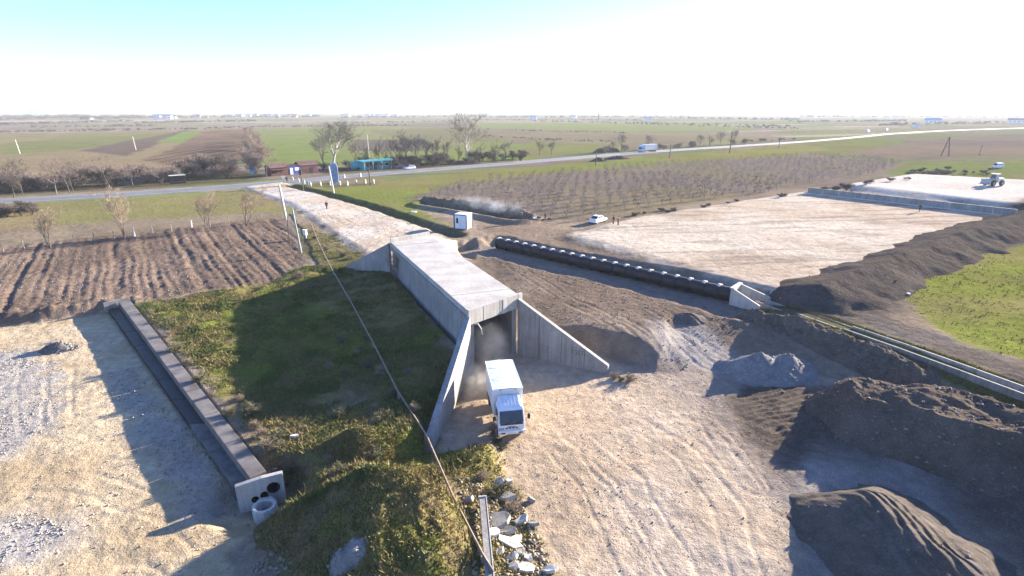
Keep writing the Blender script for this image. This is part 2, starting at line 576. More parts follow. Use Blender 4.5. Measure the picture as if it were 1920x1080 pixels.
def terrain(x, y, detail=True):
    x, y = np.asarray(x, float), np.asarray(y, float)
    r = np.hypot(x, y)
    z = 1.5 + 0.16 * fbm(x, y, 34, 3, 1) * sst(400, 60, r) + 0.35 * fbm(x, y, 260, 2, 2) * sst(120, 700, r)
    near = sst(190, 90, r)
    z = z + near * 0.07 * fbm(x, y, 4.5, 3, 3)
    # asphalt road bed
    rd, _ = road_dist(x, y)
    z = z + (1.62 - z) * sst(14, 6, rd)
    # raised yards and plateau
    z = z + 0.4 * sst(3, -3, sdf_box(x, y, PLATEAU))
    s = sdf_box(x, y, YARD_R)
    k = sst(2.5, -2.5, s)
    z = z + (2.0 - z) * k
    k = sst(4, -4, sdf_box(x, y, YARD_FAR))
    z = z + (3.2 - z) * k
    # ploughed field
    s = sdf_box(x, y, PLOUGH) + 0.8 * fbm(x, y, 3, 2, 5)
    k = sst(0.8, -0.8, s)
    if detail:
        q = x * FURN.x + y * FURN.y + 0.18 * fbm(x, y, 9, 2, 8)
        al = x * FUR.x + y * FUR.y
        ridg = np.abs(np.sin(q * PI / 0.95)) * 0.055 + 0.07 * fbm(q * 1.3, al * 0.05, 1, 3, 7)
        deep = 0.0
        for q0, dp in ((-24.0, .16), (-17.2, .07), (-13.5, .20), (-9.0, .06), (-3.4, .10), (1.0, .05), (5.2, .17), (9.6, .07), (14.0, .12), (21.0, .14), (-30, .1), (25.5, .08)):
            deep = deep + 0.75 * dp * sst(0.55, 0.1, np.abs(q - q0 + 0.12 * fbm(x, y, 3, 2, 27)))
        lumps = 0.06 * fbm(x, y, 0.55, 3, 6)
        z = z + k * (ridg - deep + lumps - 0.1)
    # turned soil lumps along the yard edge
    edge = sst(2.6, 0.4, np.abs(sdf_box(x, y, YARD_L) - 1.6)) * sst(-20, -26, x)
    z = z + edge * k * (0.35 * np.abs(fbm(x, y, 1.6, 3, 9)) + 0.1)
    # ditch by the track
    d, a = line_box(x, y, DITCH)
    z = z - 1.0 * sst(2.6, 0.5, d + 0.4 * fbm(x, y, 3, 2, 10))
    s = sdf_box(x, y, TRACK)
    z = z + 0.30 * sst(0.8, -1.4, s)
    # smouldering trench, pit beside the roof, swales in the verge
    d, a = line_box(x, y, FIRE_TRENCH)
    z = z - 1.3 * sst(3.0, 0.8, d + 0.9 * fbm(x, y, 2.5, 2, 11)) + 0.7 * sst(2.0, 0.2, np.abs(d - 3.8)) * near
    s = sdf_box(x, y, PIT)
    z = z + (-0.1 - z) * sst(0.5, -0.9, s + 0.25 * fbm(x, y, 2, 2, 12))
    # pipe trench
    ps, pt = pipe_st(x, y)
    w = 0.7 * fbm(x, y, 3.2, 3, 13)
    along = sst(-4.5, -2.0, ps + w) * sst(P_LEN + 9, P_LEN + 1.0, ps + w)
    far_side = sst(4.3, 1.7, pt + w * 0.7)
    near_side = sst(-9.0, -6.6, pt + w)
    k = along * far_side * near_side
    z = z + (0.35 - z) * k
    # haul road and yard levels
    s = sdf_box(x, y, LOWER, 30)
    wd = 1.5 + 8.0 * sst(11.0, 17.0, x) * sst(26, 34, y) + 5.0 * sst(31, 27, y) * sst(12, 8, x)
    k = sst(wd, -0.1, s + 0.25 * fbm(x, y, 2.2, 3, 14))
    z = z * (1 - k) + 0.05 * fbm(x, y, 7, 3, 15) * k
    s = sdf_box(x, y, YARD_L, 30)
    wd = 1.2 + 2.0 * sst(-15.5, -13.5, x) * sst(28, 26, y)
    k = sst(wd, -0.1, s + 0.3 * fbm(x, y, 2.5, 3, 16))
    z = z * (1 - k) + (0.70 + 0.05 * fbm(x, y, 6, 3, 17)) * k
    # bed of the culvert and the hollow in front of its end wall
    s = sdf_box(x, y, CULV_BED, 3)
    z = z + (np.minimum(z, 0.6) - z) * sst(0.12, -0.12, s)
    d = np.hypot(x - HOLLOW.x, (y - HOLLOW.y) * 1.15)
    z = z + (np.minimum(z, -0.05) - z) * sst(3.6, 1.9, d + 0.4 * fbm(x, y, 1.8, 2, 143))
    # corridor of the underpass and its far approach
    s = sdf_box(x, y, u_poly)
    z = z * (1 - sst(-0.08, -0.40, s))
    far_app = [UC, UD, (UD.x + u_axis.x * 9, UD.y + u_axis.y * 9), (UC.x + u_axis.x * 9, UC.y + u_axis.y * 9)]
    s = sdf_box(x, y, far_app)
    t = (x - UC.x) * u_axis.x + (y - UC.y) * u_axis.y
    z = np.where(s < 0.3, z * sst(0, 11, t), z)
    # fill against the left wall, swale near the wing tip
    d, _ = line_box(x, y, [UA, UC])
    left = ((x - UA.x) * (-u_axis.y) + (y - UA.y) * u_axis.x) > 0.35
    z = z + left * 0.55 * sst(6.0, 0.3, d) * (sdf_box(x, y, u_poly) > 0)
    k = sst(0.5, -2.5, sdf_box(x, y, GRASS_L, 3)) * (sdf_box(x, y, u_poly, 3) > 0.2)
    z = z + k * (0.13 * fbm(x, y, 2.6, 3, 140) + 0.06 * fbm(x, y, 0.9, 2, 141))
    if detail:
        for i, rt in enumerate(RUTS):
            d, a = line_box(x, y, rt, 4)
            d2 = d + 0.15 * fbm(x, y, 2.2, 2, 20 + i)
            amp = sst(-0.5, 0.4, fbm(a * 0.12, a * 0 + i, 1, 2, 60)) * sst(0, 3, a)
            e = np.abs(d2 - 0.85)
            amp = amp * RUT_K[i]
            z = z - amp * (0.020 * sst(0.20, 0.05, e) - 0.007 * sst(0.25, 0.05, np.abs(e - 0.35)))
        # grouser prints of a tracked machine in the dark churned patch
        k = sst(0.8, -1.2, sdf_box(x, y, CHURN) + 0.9 * fbm(x, y, 2, 2, 128))
        q = (x * 0.25 - y * 0.97) + 0.5 * fbm(x, y, 4, 2, 129)
        z = z + k * (0.06 * np.sin(q * 2 * PI / 0.62) + 0.05 * fbm(x, y, 0.8, 2, 130))
        # clods, hummocks
        z = z + near * 0.03 * fbm(x, y, 1.1, 3, 18)
    return z


GRID = {}


def tz(x, y):
    """terrain height, read off the finished land sheet where it is fine"""
    r, a = math.hypot(x, y), math.degrees(math.atan2(x, y))
    if GRID and -53.8 < a < 53.8 and r < 8000:
        fa = (a + 54.0) / 0.15
        ia = int(fa)
        ir = int(np.searchsorted(GRID['r'], r)) - 1
        fr = (r - GRID['r'][ir]) / (GRID['r'][ir + 1] - GRID['r'][ir])
        fa -= ia
        z = GRID['z']
        return float((z[ir, ia] * (1 - fa) + z[ir, ia + 1] * fa) * (1 - fr) + (z[ir + 1, ia] * (1 - fa) + z[ir + 1, ia + 1] * fa) * fr)
    return float(terrain(np.array([x]), np.array([y]))[0])


def ontz(p, lift=0.0):
    return Vector((p[0], p[1], tz(p[0], p[1]) + lift))


def gpt(px, py):
    """ground point under a picture position, on the real terrain"""
    z = 1.5
    for _ in range(5):
        p = gp(px, py, z)
        z = tz(p.x, p.y)
    return Vector((p.x, p.y, z))


C = lambda *v: np.array(v, float)
GRASS, OLIVE, DRY, SOIL = C(.100, .135, .032), C(.165, .160, .055), C(.250, .200, .105), C(.185, .135, .100)
TAN, PALE, GREY, DARK = C(.430, .345, .255), C(.540, .485, .410), C(.400, .370, .335), C(.085, .072, .062)
BRIGHT = C(.200, .225, .062)


def albedo(x, y):
    """ground cover colour and texture weights: stones, blades, clods"""
    r = np.hypot(x, y)
    n = len(x)
    col = np.zeros((n, 3))
    tex = np.zeros((n, 3))
    tex[:, 2] = 0.4
    # distant farmland: long narrow plots, more or less square on to the view
    ax = x * 0.94 + y * 0.34 + 20 * fbm(x, y, 300, 2, 30)
    ay = -x * 0.34 + y * 0.94 + 14 * fbm(x, y, 240, 2, 31)
    band = np.floor(np.log(np.maximum(ay, 60)) * 13)
    wid = 60 + 260 * _h(band, band * 0 + 5, 3)
    cell = np.floor(ax / wid)
    hsh = _h(cell, band, 8)
    hs2 = _h(cell, band, 19)
    pal = np.array([C(.20, .22, .10), C(.23, .21, .12), C(.27, .215, .16), C(.24, .185, .15), C(.30, .25, .18), C(.21, .195, .13), C(.19, .225, .09), C(.25, .20, .165)])
    col[:] = pal[(hsh * 7.99).astype(int)] * (0.85 + 0.3 * hs2)[:, None]
    edge = np.minimum((np.log(np.maximum(ay, 60)) * 13) % 1.0, 1 - (np.log(np.maximum(ay, 60)) * 13) % 1.0)
    hedge = sst(0.09, 0.03, edge) * (hs2 > 0.35)
    col = col + (C(.10, .085, .07) - col) * (hedge * 0.7)[:, None]

    def lay(poly, c, w=1.0, nz=0.8, sc=3.0, seed=40, c2=None, t=None, m=1.0, margin=20):
        s = sdf_box(x, y, poly, margin)
        k = sst(w, -w, s + nz * fbm(x, y, sc, 3, seed)) * m
        q = k > 0.002
        if not q.any():
            return k
        cc = np.broadcast_to(c, (n, 3)).copy()
        if c2 is not None:
            f = sst(-0.5, 0.5, fbm(x[q], y[q], sc * 3, 4, seed + 1))
            cc[q] = c + (c2 - c) * f[:, None]
        col[q] += (cc[q] - col[q]) * k[q, None]
        if t is not None:
            tex[q] += (C(*t) - tex[q]) * k[q, None]
        return k

    Z = 1.5
    # fields beyond the road, left to right
    big = 4.0
    lay(PX(Z, (-900, 262), (0, 252), (340, 244), (480, 240), (420, 312), (0, 345), (-900, 380)), C(.22, .20, .095), 5, 4, 30, 41, C(.26, .205, .12), margin=60)
    lay(PX(Z, (0, 268), (250, 253), (330, 247), (180, 276), (0, 292)), C(.19, .195, .08), 3, 3, 20, 42, margin=40)
    lay(PX(Z, (150, 282), (250, 262), (345, 245), (362, 245), (300, 268), (235, 292)), C(.155, .12, .095), 2, 2, 16, 43, margin=40)
    lay(PX(Z, (290, 267), (345, 246.5), (382, 245), (352, 267)), C(.185, .24, .07), 2, 1.5, 14, 44, margin=40)
    k = lay(PX(Z, (340, 270), (380, 245), (470, 241), (446, 300), (330, 312), (270, 300)), C(.27, .19, .12), 2, 2, 16, 45, C(.20, .14, .10), margin=40)
    q = x * 0.35 + y * 0.05
    col[:] = col * (1 - (0.28 * (np.sin(q * 2.2) > 0.2) * k)[:, None])
    lay(PX(Z, (474, 243), (570, 238), (700, 236), (860, 240), (1000, 262), (1000, 300), (700, 306), (500, 318), (470, 290)), C(.195, .235, .075), 3, 3, 20, 46, C(.225, .225, .10), margin=60)
    lay(PX(Z, (690, 244), (870, 239), (1000, 262), (860, 268), (740, 258)), C(.20, .185, .10), 3, 3, 20, 47, margin=40)
    lay(PX(Z, (660, 262), (800, 262), (800, 284), (660, 282)), C(.155, .13, .105), 3, 3, 16, 48, margin=40)
    lay(PX(Z, (900, 246), (1180, 244), (1480, 256), (1480, 262), (1180, 276), (960, 270)), C(.22, .18, .12), 3, 4, 18, 49, C(.24, .21, .12), margin=60)
    lay(PX(Z, (890, 231), (1200, 229), (1420, 240), (1420, 245), (1180, 246), (890, 241)), C(.21, .235, .09), 4, 3, 20, 50, margin=60)
    lay(PX(Z, (1000, 264), (1180, 276), (1180, 281), (1000, 296), (960, 290)), C(.20, .225, .075), 3, 3, 16, 51, C(.21, .19, .09), margin=60)
    # right-hand side beyond the orchard
    lay(PX(Z, (1480, 262), (1960, 240), (2600, 240), (2600, 330), (1960, 342), (1700, 332), (1560, 300)), C(.20, .18, .105), 4, 4, 25, 52, C(.16, .19, .075), margin=60)
    lay(PX(Z, (1560, 288), (1700, 262), (1960, 250), (2500, 252), (2500, 290), (1960, 292), (1700, 300)), C(.175, .14, .11), 4, 4, 22, 53, C(.22, .17, .12), margin=60)
    lay(PX(Z, (1500, 266), (1620, 258), (1700, 268), (1590, 290), (1520, 292)), C(.165, .20, .06), 4, 3, 18, 54, C(.20, .185, .08), margin=60)
    lay(PX(Z, (1600, 310), (1960, 300), (2400, 300), (2400, 342), (1960, 338), (1700, 330)), C(.18, .205, .07), 3, 3, 18, 55, C(.22, .19, .10), margin=50)
    # roadside
    nearm = r < 330
    lay(VERGE_R, BRIGHT, 1.5, 2.0, 9, 56, C(.235, .215, .085), (0, .6, .5), margin=30)
    lay(PX(Z, (560, 340), (640, 334), (720, 334), (705, 347), (610, 352)), C(.25, .20, .12), 1.5, 1.5, 5, 57, C(.16, .15, .07), (0, .4, .5))
    lay(VERGE_L, C(.235, .22, .095), 1.5, 1.6, 6, 58, C(.27, .215, .12), (0, .8, .5), margin=40)
    lay(STRIP_L, C(.27, .215, .15), 1.0, 1.5, 5, 59, C(.21, .165, .11), (.1, .3, .4), margin=40)
    lay(PX(Z, (-500, 345), (0, 352), (250, 338), (480, 324), (490, 340), (250, 356), (0, 370), (-500, 385)), C(.13, .12, .065), 3, 2, 6, 60, C(.17, .14, .09), (0, .6, .5), margin=40)
    lay(PX(Z, (590, 330), (640, 312), (900, 298), (900, 308), (700, 322)), C(.12, .105, .07), 3, 2, 6, 61, C(.16, .13, .09), (0, .6, .5), margin=30)
    lay(ORCHARD, C(.23, .185, .15), 1.5, 1.5, 8, 62, C(.235, .195, .125), (0, .5, .6), margin=30)
    # open ground around the works
    base = PX(Z, (560, 400), (700, 400), (860, 425), (1200, 400), (1500, 350), (1960, 380), (2600, 520), (2600, 1300), (-900, 1300), (-900, 640), (250, 570), (560, 500))
    lay(base, C(.30, .235, .175), 2.0, 1.2, 6, 63, C(.24, .185, .135), (.25, .15, .6), margin=30)
    lay(PLOUGH, C(.235, .172, .130), 0.5, 0.7, 3, 64, C(.185, .135, .104), (.05, .1, .8))
    lay(GRASS_L, C(.165, .190, .042), 0.8, 0.9, 2.2, 65, C(.27, .225, .088), (.08, 1.0, .9))
    lay(PX(Z, (560, 420), (620, 440), (730, 500), (690, 520), (600, 505), (575, 470)), C(.23, .185, .115), 1.0, 1.0, 3, 66, C(.15, .145, .06), (.2, .6, .8))
    # brown bare and dry-weed patches in the grass
    for i, (px, py, rad) in enumerate(((500, 800, 3.2), (560, 950, 3.0), (720, 790, 2.4), (660, 740, 4.0), (930, 920, 2.0), (300, 600, 1.6), (455, 760, 1.6), (1000, 1000, 1.6), (600, 1000, 2.4), (860, 905, 1.8), (700, 530, 4.0), (620, 910, 1.8), (770, 900, 1.4), (540, 870, 2.0), (390, 720, 1.5), (350, 620, 1.4), (430, 640, 1.2), (880, 980, 1.5), (960, 1060, 1.8))):
        p = gp(px, py, Z)
        k = sst(1.0, 0.25, np.hypot(x - p.x, y - p.y) / rad + 0.5 * fbm(x, y, 1.6, 3, 70 + i)) * 0.8
        col += (C(.24, .185, .115) - col) * k[:, None]
        tex += (C(.25, .7, .9) - tex) * k[:, None]
    lay(PLATEAU, C(.27, .21, .16), 1.2, 1.0, 3, 80, C(.19, .145, .11), (.3, .05, .9))
    lay(SPOIL_FIRE, C(.33, .255, .185), 1.5, 1.5, 5, 81, C(.24, .18, .13), (.3, .1, .8))
    lay(YARD_R, PALE * C(.98, .94, .88), 1.2, 1.0, 4, 82, TAN * 1.08, (.3, 0, .45))
    lay(YARD_FAR, PALE * 1.08, 1.5, 1.0, 4, 83, PALE * .95, (.35, 0, .4))
    lay(TRACK, PALE * .98, 0.8, 0.8, 3, 84, TAN * 1.1, (.5, 0, .5))
    # haul road
    lower_k = lay(LOWER, TAN * C(1.02, .97, .90), 1.0, 1.0, 3, 85, C(.45, .37, .285), (.35, 0, .5))
    k = lay(PX(0, (1180, 690), (1420, 660), (1960, 860), (2100, 1300), (1560, 1300), (1480, 1000), (1420, 860), (1300, 760)), C(.33, .275, .225), 2.0, 1.5, 5, 86, C(.255, .205, .165), (.5, 0, .9))
    p = gp(1300, 660, 0)
    k = sst(1.1, 0.4, np.hypot((x - p.x) / 5.0, (y - p.y) / 4.5) + 0.3 * fbm(x, y, 2, 3, 88))
    col += (C(.33, .30, .275) - col) * k[:, None]
    tex += (C(.5, 0, .5) - tex) * k[:, None]
    k = lay(CHURN, C(.135, .108, .086), 1.2, 1.0, 2, 89, C(.19, .155, .12), (.2, 0, 1.0))
    # soil under the dark stockpiles
    lay(PX(0.6, (1500, 740), (1650, 690), (1960, 810), (2100, 1100), (1960, 1100), (1800, 980), (1560, 870)), C(.13, .105, .085), 2.5, 1.5, 3, 90, C(.18, .145, .115), (.4, 0, 1.0))
    k = lay(PX(0, (1480, 860), (1700, 850), (1900, 1100), (1500, 1100)), C(.30, .275, .25), 1.8, 1.2, 3, 91, C(.25, .22, .195), (.5, 0, .5))
    # left yard
    lay(YARD_L, C(.440, .335, .205), 0.4, 0.4, 1.5, 92, C(.49, .39, .255), (.28, 0, .5))
    lay(PX(0.7, (-300, 680), (60, 655), (110, 720), (90, 800), (20, 850), (-300, 880)), C(.40, .355, .295), 1.0, 1.0, 2, 93, C(.38, .35, .31), (.8, 0, .6), margin=10)
    lay(PX(0.7, (-300, 960), (60, 960), (120, 1000), (60, 1060), (-300, 1130)), C(.41, .365, .30), 1.4, 1.2, 2, 94, C(.40, .37, .33), (.8, 0, .6), margin=10)
    lay(PX(0.7, (190, 700), (240, 690), (430, 900), (440, 940), (360, 960), (300, 860)), C(.39, .345, .285), 1.2, 1.0, 2, 95, C(.36, .32, .27), (1, 0, .9), margin=10)
    lay(PX(0.7, (80, 645), (125, 640), (135, 660), (95, 662)), C(.20, .19, .185), 0.5, 0.4, 1, 96, None, (.8, 0, .9))
    # flume banks, soil road, green field on the right
    lay(SOIL_ROAD + [Vector((p.x + 3.4, p.y + 4.0, 0)) for p in reversed(SOIL_ROAD)], C(.20, .170, .145), 1.2, 0.9, 2.5, 97, C(.15, .125, .105), (.3, .1, 1.0))
    d, a = line_box(x, y, FLUME, 8)
    k = sst(2.6, 1.2, d + 0.8 * fbm(x, y, 2.4, 3, 98)) * 0.85
    col += (C(.155, .165, .050) - col) * k[:, None]
    tex += (C(.1, .9, .8) - tex) * k[:, None]
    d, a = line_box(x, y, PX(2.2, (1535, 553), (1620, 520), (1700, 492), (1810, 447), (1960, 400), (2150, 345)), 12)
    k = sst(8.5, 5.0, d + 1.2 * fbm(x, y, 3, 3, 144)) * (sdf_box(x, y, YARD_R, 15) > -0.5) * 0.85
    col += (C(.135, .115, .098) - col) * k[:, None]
    lay(FIELD_R, C(.215, .235, .055), 0.7, 0.8, 3, 99, C(.25, .225, .085), (.0, .55, .4), margin=30)
    d, a = line_box(x, y, FIRE_TRENCH, 8)
    k = sst(4.0, 1.5, d + 1.2 * fbm(x, y, 2.4, 3, 100)) * 0.8
    col += (C(.075, .068, .060) - col) * k[:, None]
    d, a = line_box(x, y, DITCH, 8)
    k = sst(3.4, 1.4, d + 0.8 * fbm(x, y, 2.4, 3, 101)) * 0.75
    col += (C(.11, .12, .055) - col) * k[:, None]
    ps, pt = pipe_st(x, y)
    k = sst(-3, -1, ps) * sst(P_LEN + 6, P_LEN, ps) * sst(4.5, 2.5, pt) * sst(-8.0, -6.0, pt) * 0.7
    col += (C(.25, .225, .20) - col) * k[:, None]
    # large-scale blotches
    b = 1 + 0.10 * fbm(x, y, 9, 4, 102) + 0.06 * fbm(x, y, 1.4, 3, 103)
    # grading streaks left by the blade on the sand yards
    st = fbm(x * 0.90 + y * 0.10, (y * 0.9 - x * 0.12) * 7, 9, 3, 104)
    k = sst(1, -2, sdf_box(x, y, YARD_R, 5)) * 0.8
    col *= (1 - k * 0.30 * sst(0.1, 0.55, st))[:, None]
    lum = col.mean(1, keepdims=True)
    return np.clip(col * b[:, None] * (0.66 + 0.20 * sst(.12, .40, lum)), 0.01, 0.9), np.clip(tex, 0, 1)


# ground material: colour comes with the ground cover, grain and relief are procedural
def ground_material():
    m, nt, b = nodes_of('ground_cover')
    ca = N(nt, 'ShaderNodeAttribute', attribute_name='cover')
    ta = N(nt, 'ShaderNodeAttribute', attribute_name='grain')
    sep = nt.nodes.new('ShaderNodeSeparateColor')
    nt.links.new(ta.outputs['Color'], sep.inputs[0])
    stones, blades, clods = sep.outputs[0], sep.outputs[1], sep.outputs[2]
    n_mid = noise_tex(nt, 1.3, 7, 0.62)
    n_fine = noise_tex(nt, 9, 6, 0.7)
    n_bl = noise_tex(nt, 5, 8, 0.72, dist=0.6)
    c = mixc(nt, ca.outputs['Color'], ramp(nt, n_mid, [(0.3, 0.70), (0.7, 1.28)]), 0.8, 'MULTIPLY')
    c = mixc(nt, c, ramp(nt, n_fine, [(0.3, 0.62), (0.68, 1.30)]), 0.75, 'MULTIPLY')
    # leaf litter and blades: olive to straw flecks
    tint = ramp(nt, n_bl, [(0.30, (0.35, 0.42, 0.35)), (0.5, (1, 1, 1)), (0.70, (1.40, 1.28, 0.95))])
    c = mixc(nt, c, mixc(nt, c, tint, 1.0, 'MULTIPLY'), blades)
    # pebbles of mixed size
    tc = nt.nodes['TC'].outputs['Object']
    hgt = None
    for sc, th in ((5.0, 0.30), (13.0, 0.36)):
        v = N(nt, 'ShaderNodeTexVoronoi', Scale=sc, Randomness=1.0)
        nt.links.new(tc, v.inputs['Vector'])
        peb = mathn(nt, 'SUBTRACT', th, v.outputs['Distance'])
        on = mathn(nt, 'MULTIPLY', mathn(nt, 'MULTIPLY', peb, 14.0, clamp=True), stones)
        sv = nt.nodes.new('ShaderNodeSeparateColor')
        nt.links.new(v.outputs['Color'], sv.inputs[0])
        on = mathn(nt, 'MULTIPLY', on, mathn(nt, 'GREATER_THAN', sv.outputs[0], 0.45))
        shade = ramp(nt, sv.outputs[1], [(0.0, (.15, .125, .105)), (0.5, (.29, .25, .205)), (1.0, (.44, .405, .36))])
        c = mixc(nt, c, shade, mathn(nt, 'MULTIPLY', on, 0.75))
        h = mathn(nt, 'MULTIPLY', on, 0.10 if sc < 8 else 0.05)
        hgt = h if hgt is None else mathn(nt, 'ADD', hgt, h)
    nt.links.new(c, b.inputs['Base Color'])
    b.inputs['Roughness'].default_value = 0.95
    b.inputs['Specular IOR Level'].default_value = 0.0
    rel = mathn(nt, 'ADD', mathn(nt, 'MULTIPLY', n_mid, 0.20), mathn(nt, 'MULTIPLY', n_fine, 0.05))
    rel = mathn(nt, 'MULTIPLY', rel, mathn(nt, 'ADD', clods, 0.25))
    rel = mathn(nt, 'ADD', rel, mathn(nt, 'MULTIPLY', mathn(nt, 'MULTIPLY', n_bl, 0.14), blades))
    rel = mathn(nt, 'ADD', rel, hgt)
    bumpn(nt, b, rel, 0.9, 1.0)
    return m


GROUND_MAT = ground_material()


def build_land():
    fine = np.arange(-54.0, 54.001, 0.15)
    coarse = np.arange(54.0 + 3, 306.0 - 2.9, 3.0)
    ang = np.radians(np.concatenate([fine, coarse]))
    r = np.concatenate([np.geomspace(1.5, 17, 14)[:-1], np.exp(np.arange(math.log(17), math.log(240), 0.0052)), np.exp(np.arange(math.log(240), math.log(9000), 0.0145))])
    na, nr = len(ang), len(r)
    RR, AA = np.meshgrid(r, ang, indexing='ij')
    x, y = (RR * np.sin(AA)).ravel(), (RR * np.cos(AA)).ravel()
    z = terrain(x, y)
    GRID['r'], GRID['z'] = r, z.reshape(nr, na)
    co = np.stack([x, y, z], 1)
    cov, grain = albedo(x, y)
    i = np.arange(nr - 1)[:, None] * na
    j = np.arange(na)[None, :]
    jn = (j + 1) % na
    faces = np.stack([i + j, i + jn, i + na + jn, i + na + j], -1).reshape(-1, 4)[:, ::-1]
    # centre cap
    faces_c = None
    # vertex normals of the whole sheet, so that the pieces meet without a seam
    p0, p1, p2, p3 = (co[faces[:, k]] for k in range(4))
    fn = np.cross(p2 - p0, p3 - p1)
    vn = np.zeros_like(co)
    for k in range(4):
        for a in range(3):
            vn[:, a] += np.bincount(faces[:, k], fn[:, a], len(co))
    vn /= np.linalg.norm(vn, axis=1)[:, None] + 1e-12
    if vn[:, 2].mean() < 0:
        vn = -vn
        faces = faces[:, ::-1]
    fx, fy = x[faces].mean(1), y[faces].mean(1)
    fid = np.zeros(len(faces), int)
    names = ['ground', 'haul_road', 'gravel_yard', 'ploughed_field', 'access_track', 'sand_yard', 'sand_yard_far', 'grass_field', 'orchard_floor', 'grass_verge']
    for k, poly in ((9, VERGE_R), (9, VERGE_L), (8, ORCHARD), (5, YARD_R), (6, YARD_FAR), (3, PLOUGH), (4, TRACK), (7, FIELD_R), (1, LOWER), (2, YARD_L)):
        s = sdf_box(fx, fy, poly, 2) + 0.3 * fbm(fx, fy, 2, 2, 110)
        fid[s < 0] = k
    out = []
    for k, nm in enumerate(names):
        f = faces[fid == k]
        if not len(f):
            continue
        u, inv = np.unique(f, return_inverse=True)
        o = np_mesh(nm, co[u], inv.reshape(-1, 4), GROUND_MAT, smooth=True, attrs={'cover': cov[u], 'grain': grain[u]}, normals=vn[u])
        tag(o, kind='structure')
        out.append(o)
    return out


LAND = build_land()

# ================================================================ LARGE STRUCTURES
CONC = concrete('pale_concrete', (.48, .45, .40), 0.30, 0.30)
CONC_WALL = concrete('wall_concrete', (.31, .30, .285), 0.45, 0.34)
CONC_DARK = concrete('weathered_concrete', (.30, .285, .26), 0.5, 0.4)
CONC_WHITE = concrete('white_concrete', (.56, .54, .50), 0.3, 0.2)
BITUMEN = simple('bitumen_coat', (.014, .015, .019), 0.5, var=0.5, scale=1.5, bump=0.3, spec=0.3)
BITUMEN_DUSTY = simple('dusty_bitumen', (.085, .080, .078), 0.6, var=0.55, scale=1.2, bump=0.3, spec=0.4)
DUSTY_TOP = simple('dusty_concrete_top', (.135, .122, .112), 0.8, var=0.4, scale=0.8, bump=0.3)


def seg_on(a, b, pa, pb):
    """parameter along a-b where the plan line pa-pb crosses it"""
    d, e = b - a, pb - pa
    den = d.x * e.y - d.y * e.x
    return ((pa.x - a.x) * e.y - (pa.y - a.y) * e.x) / den


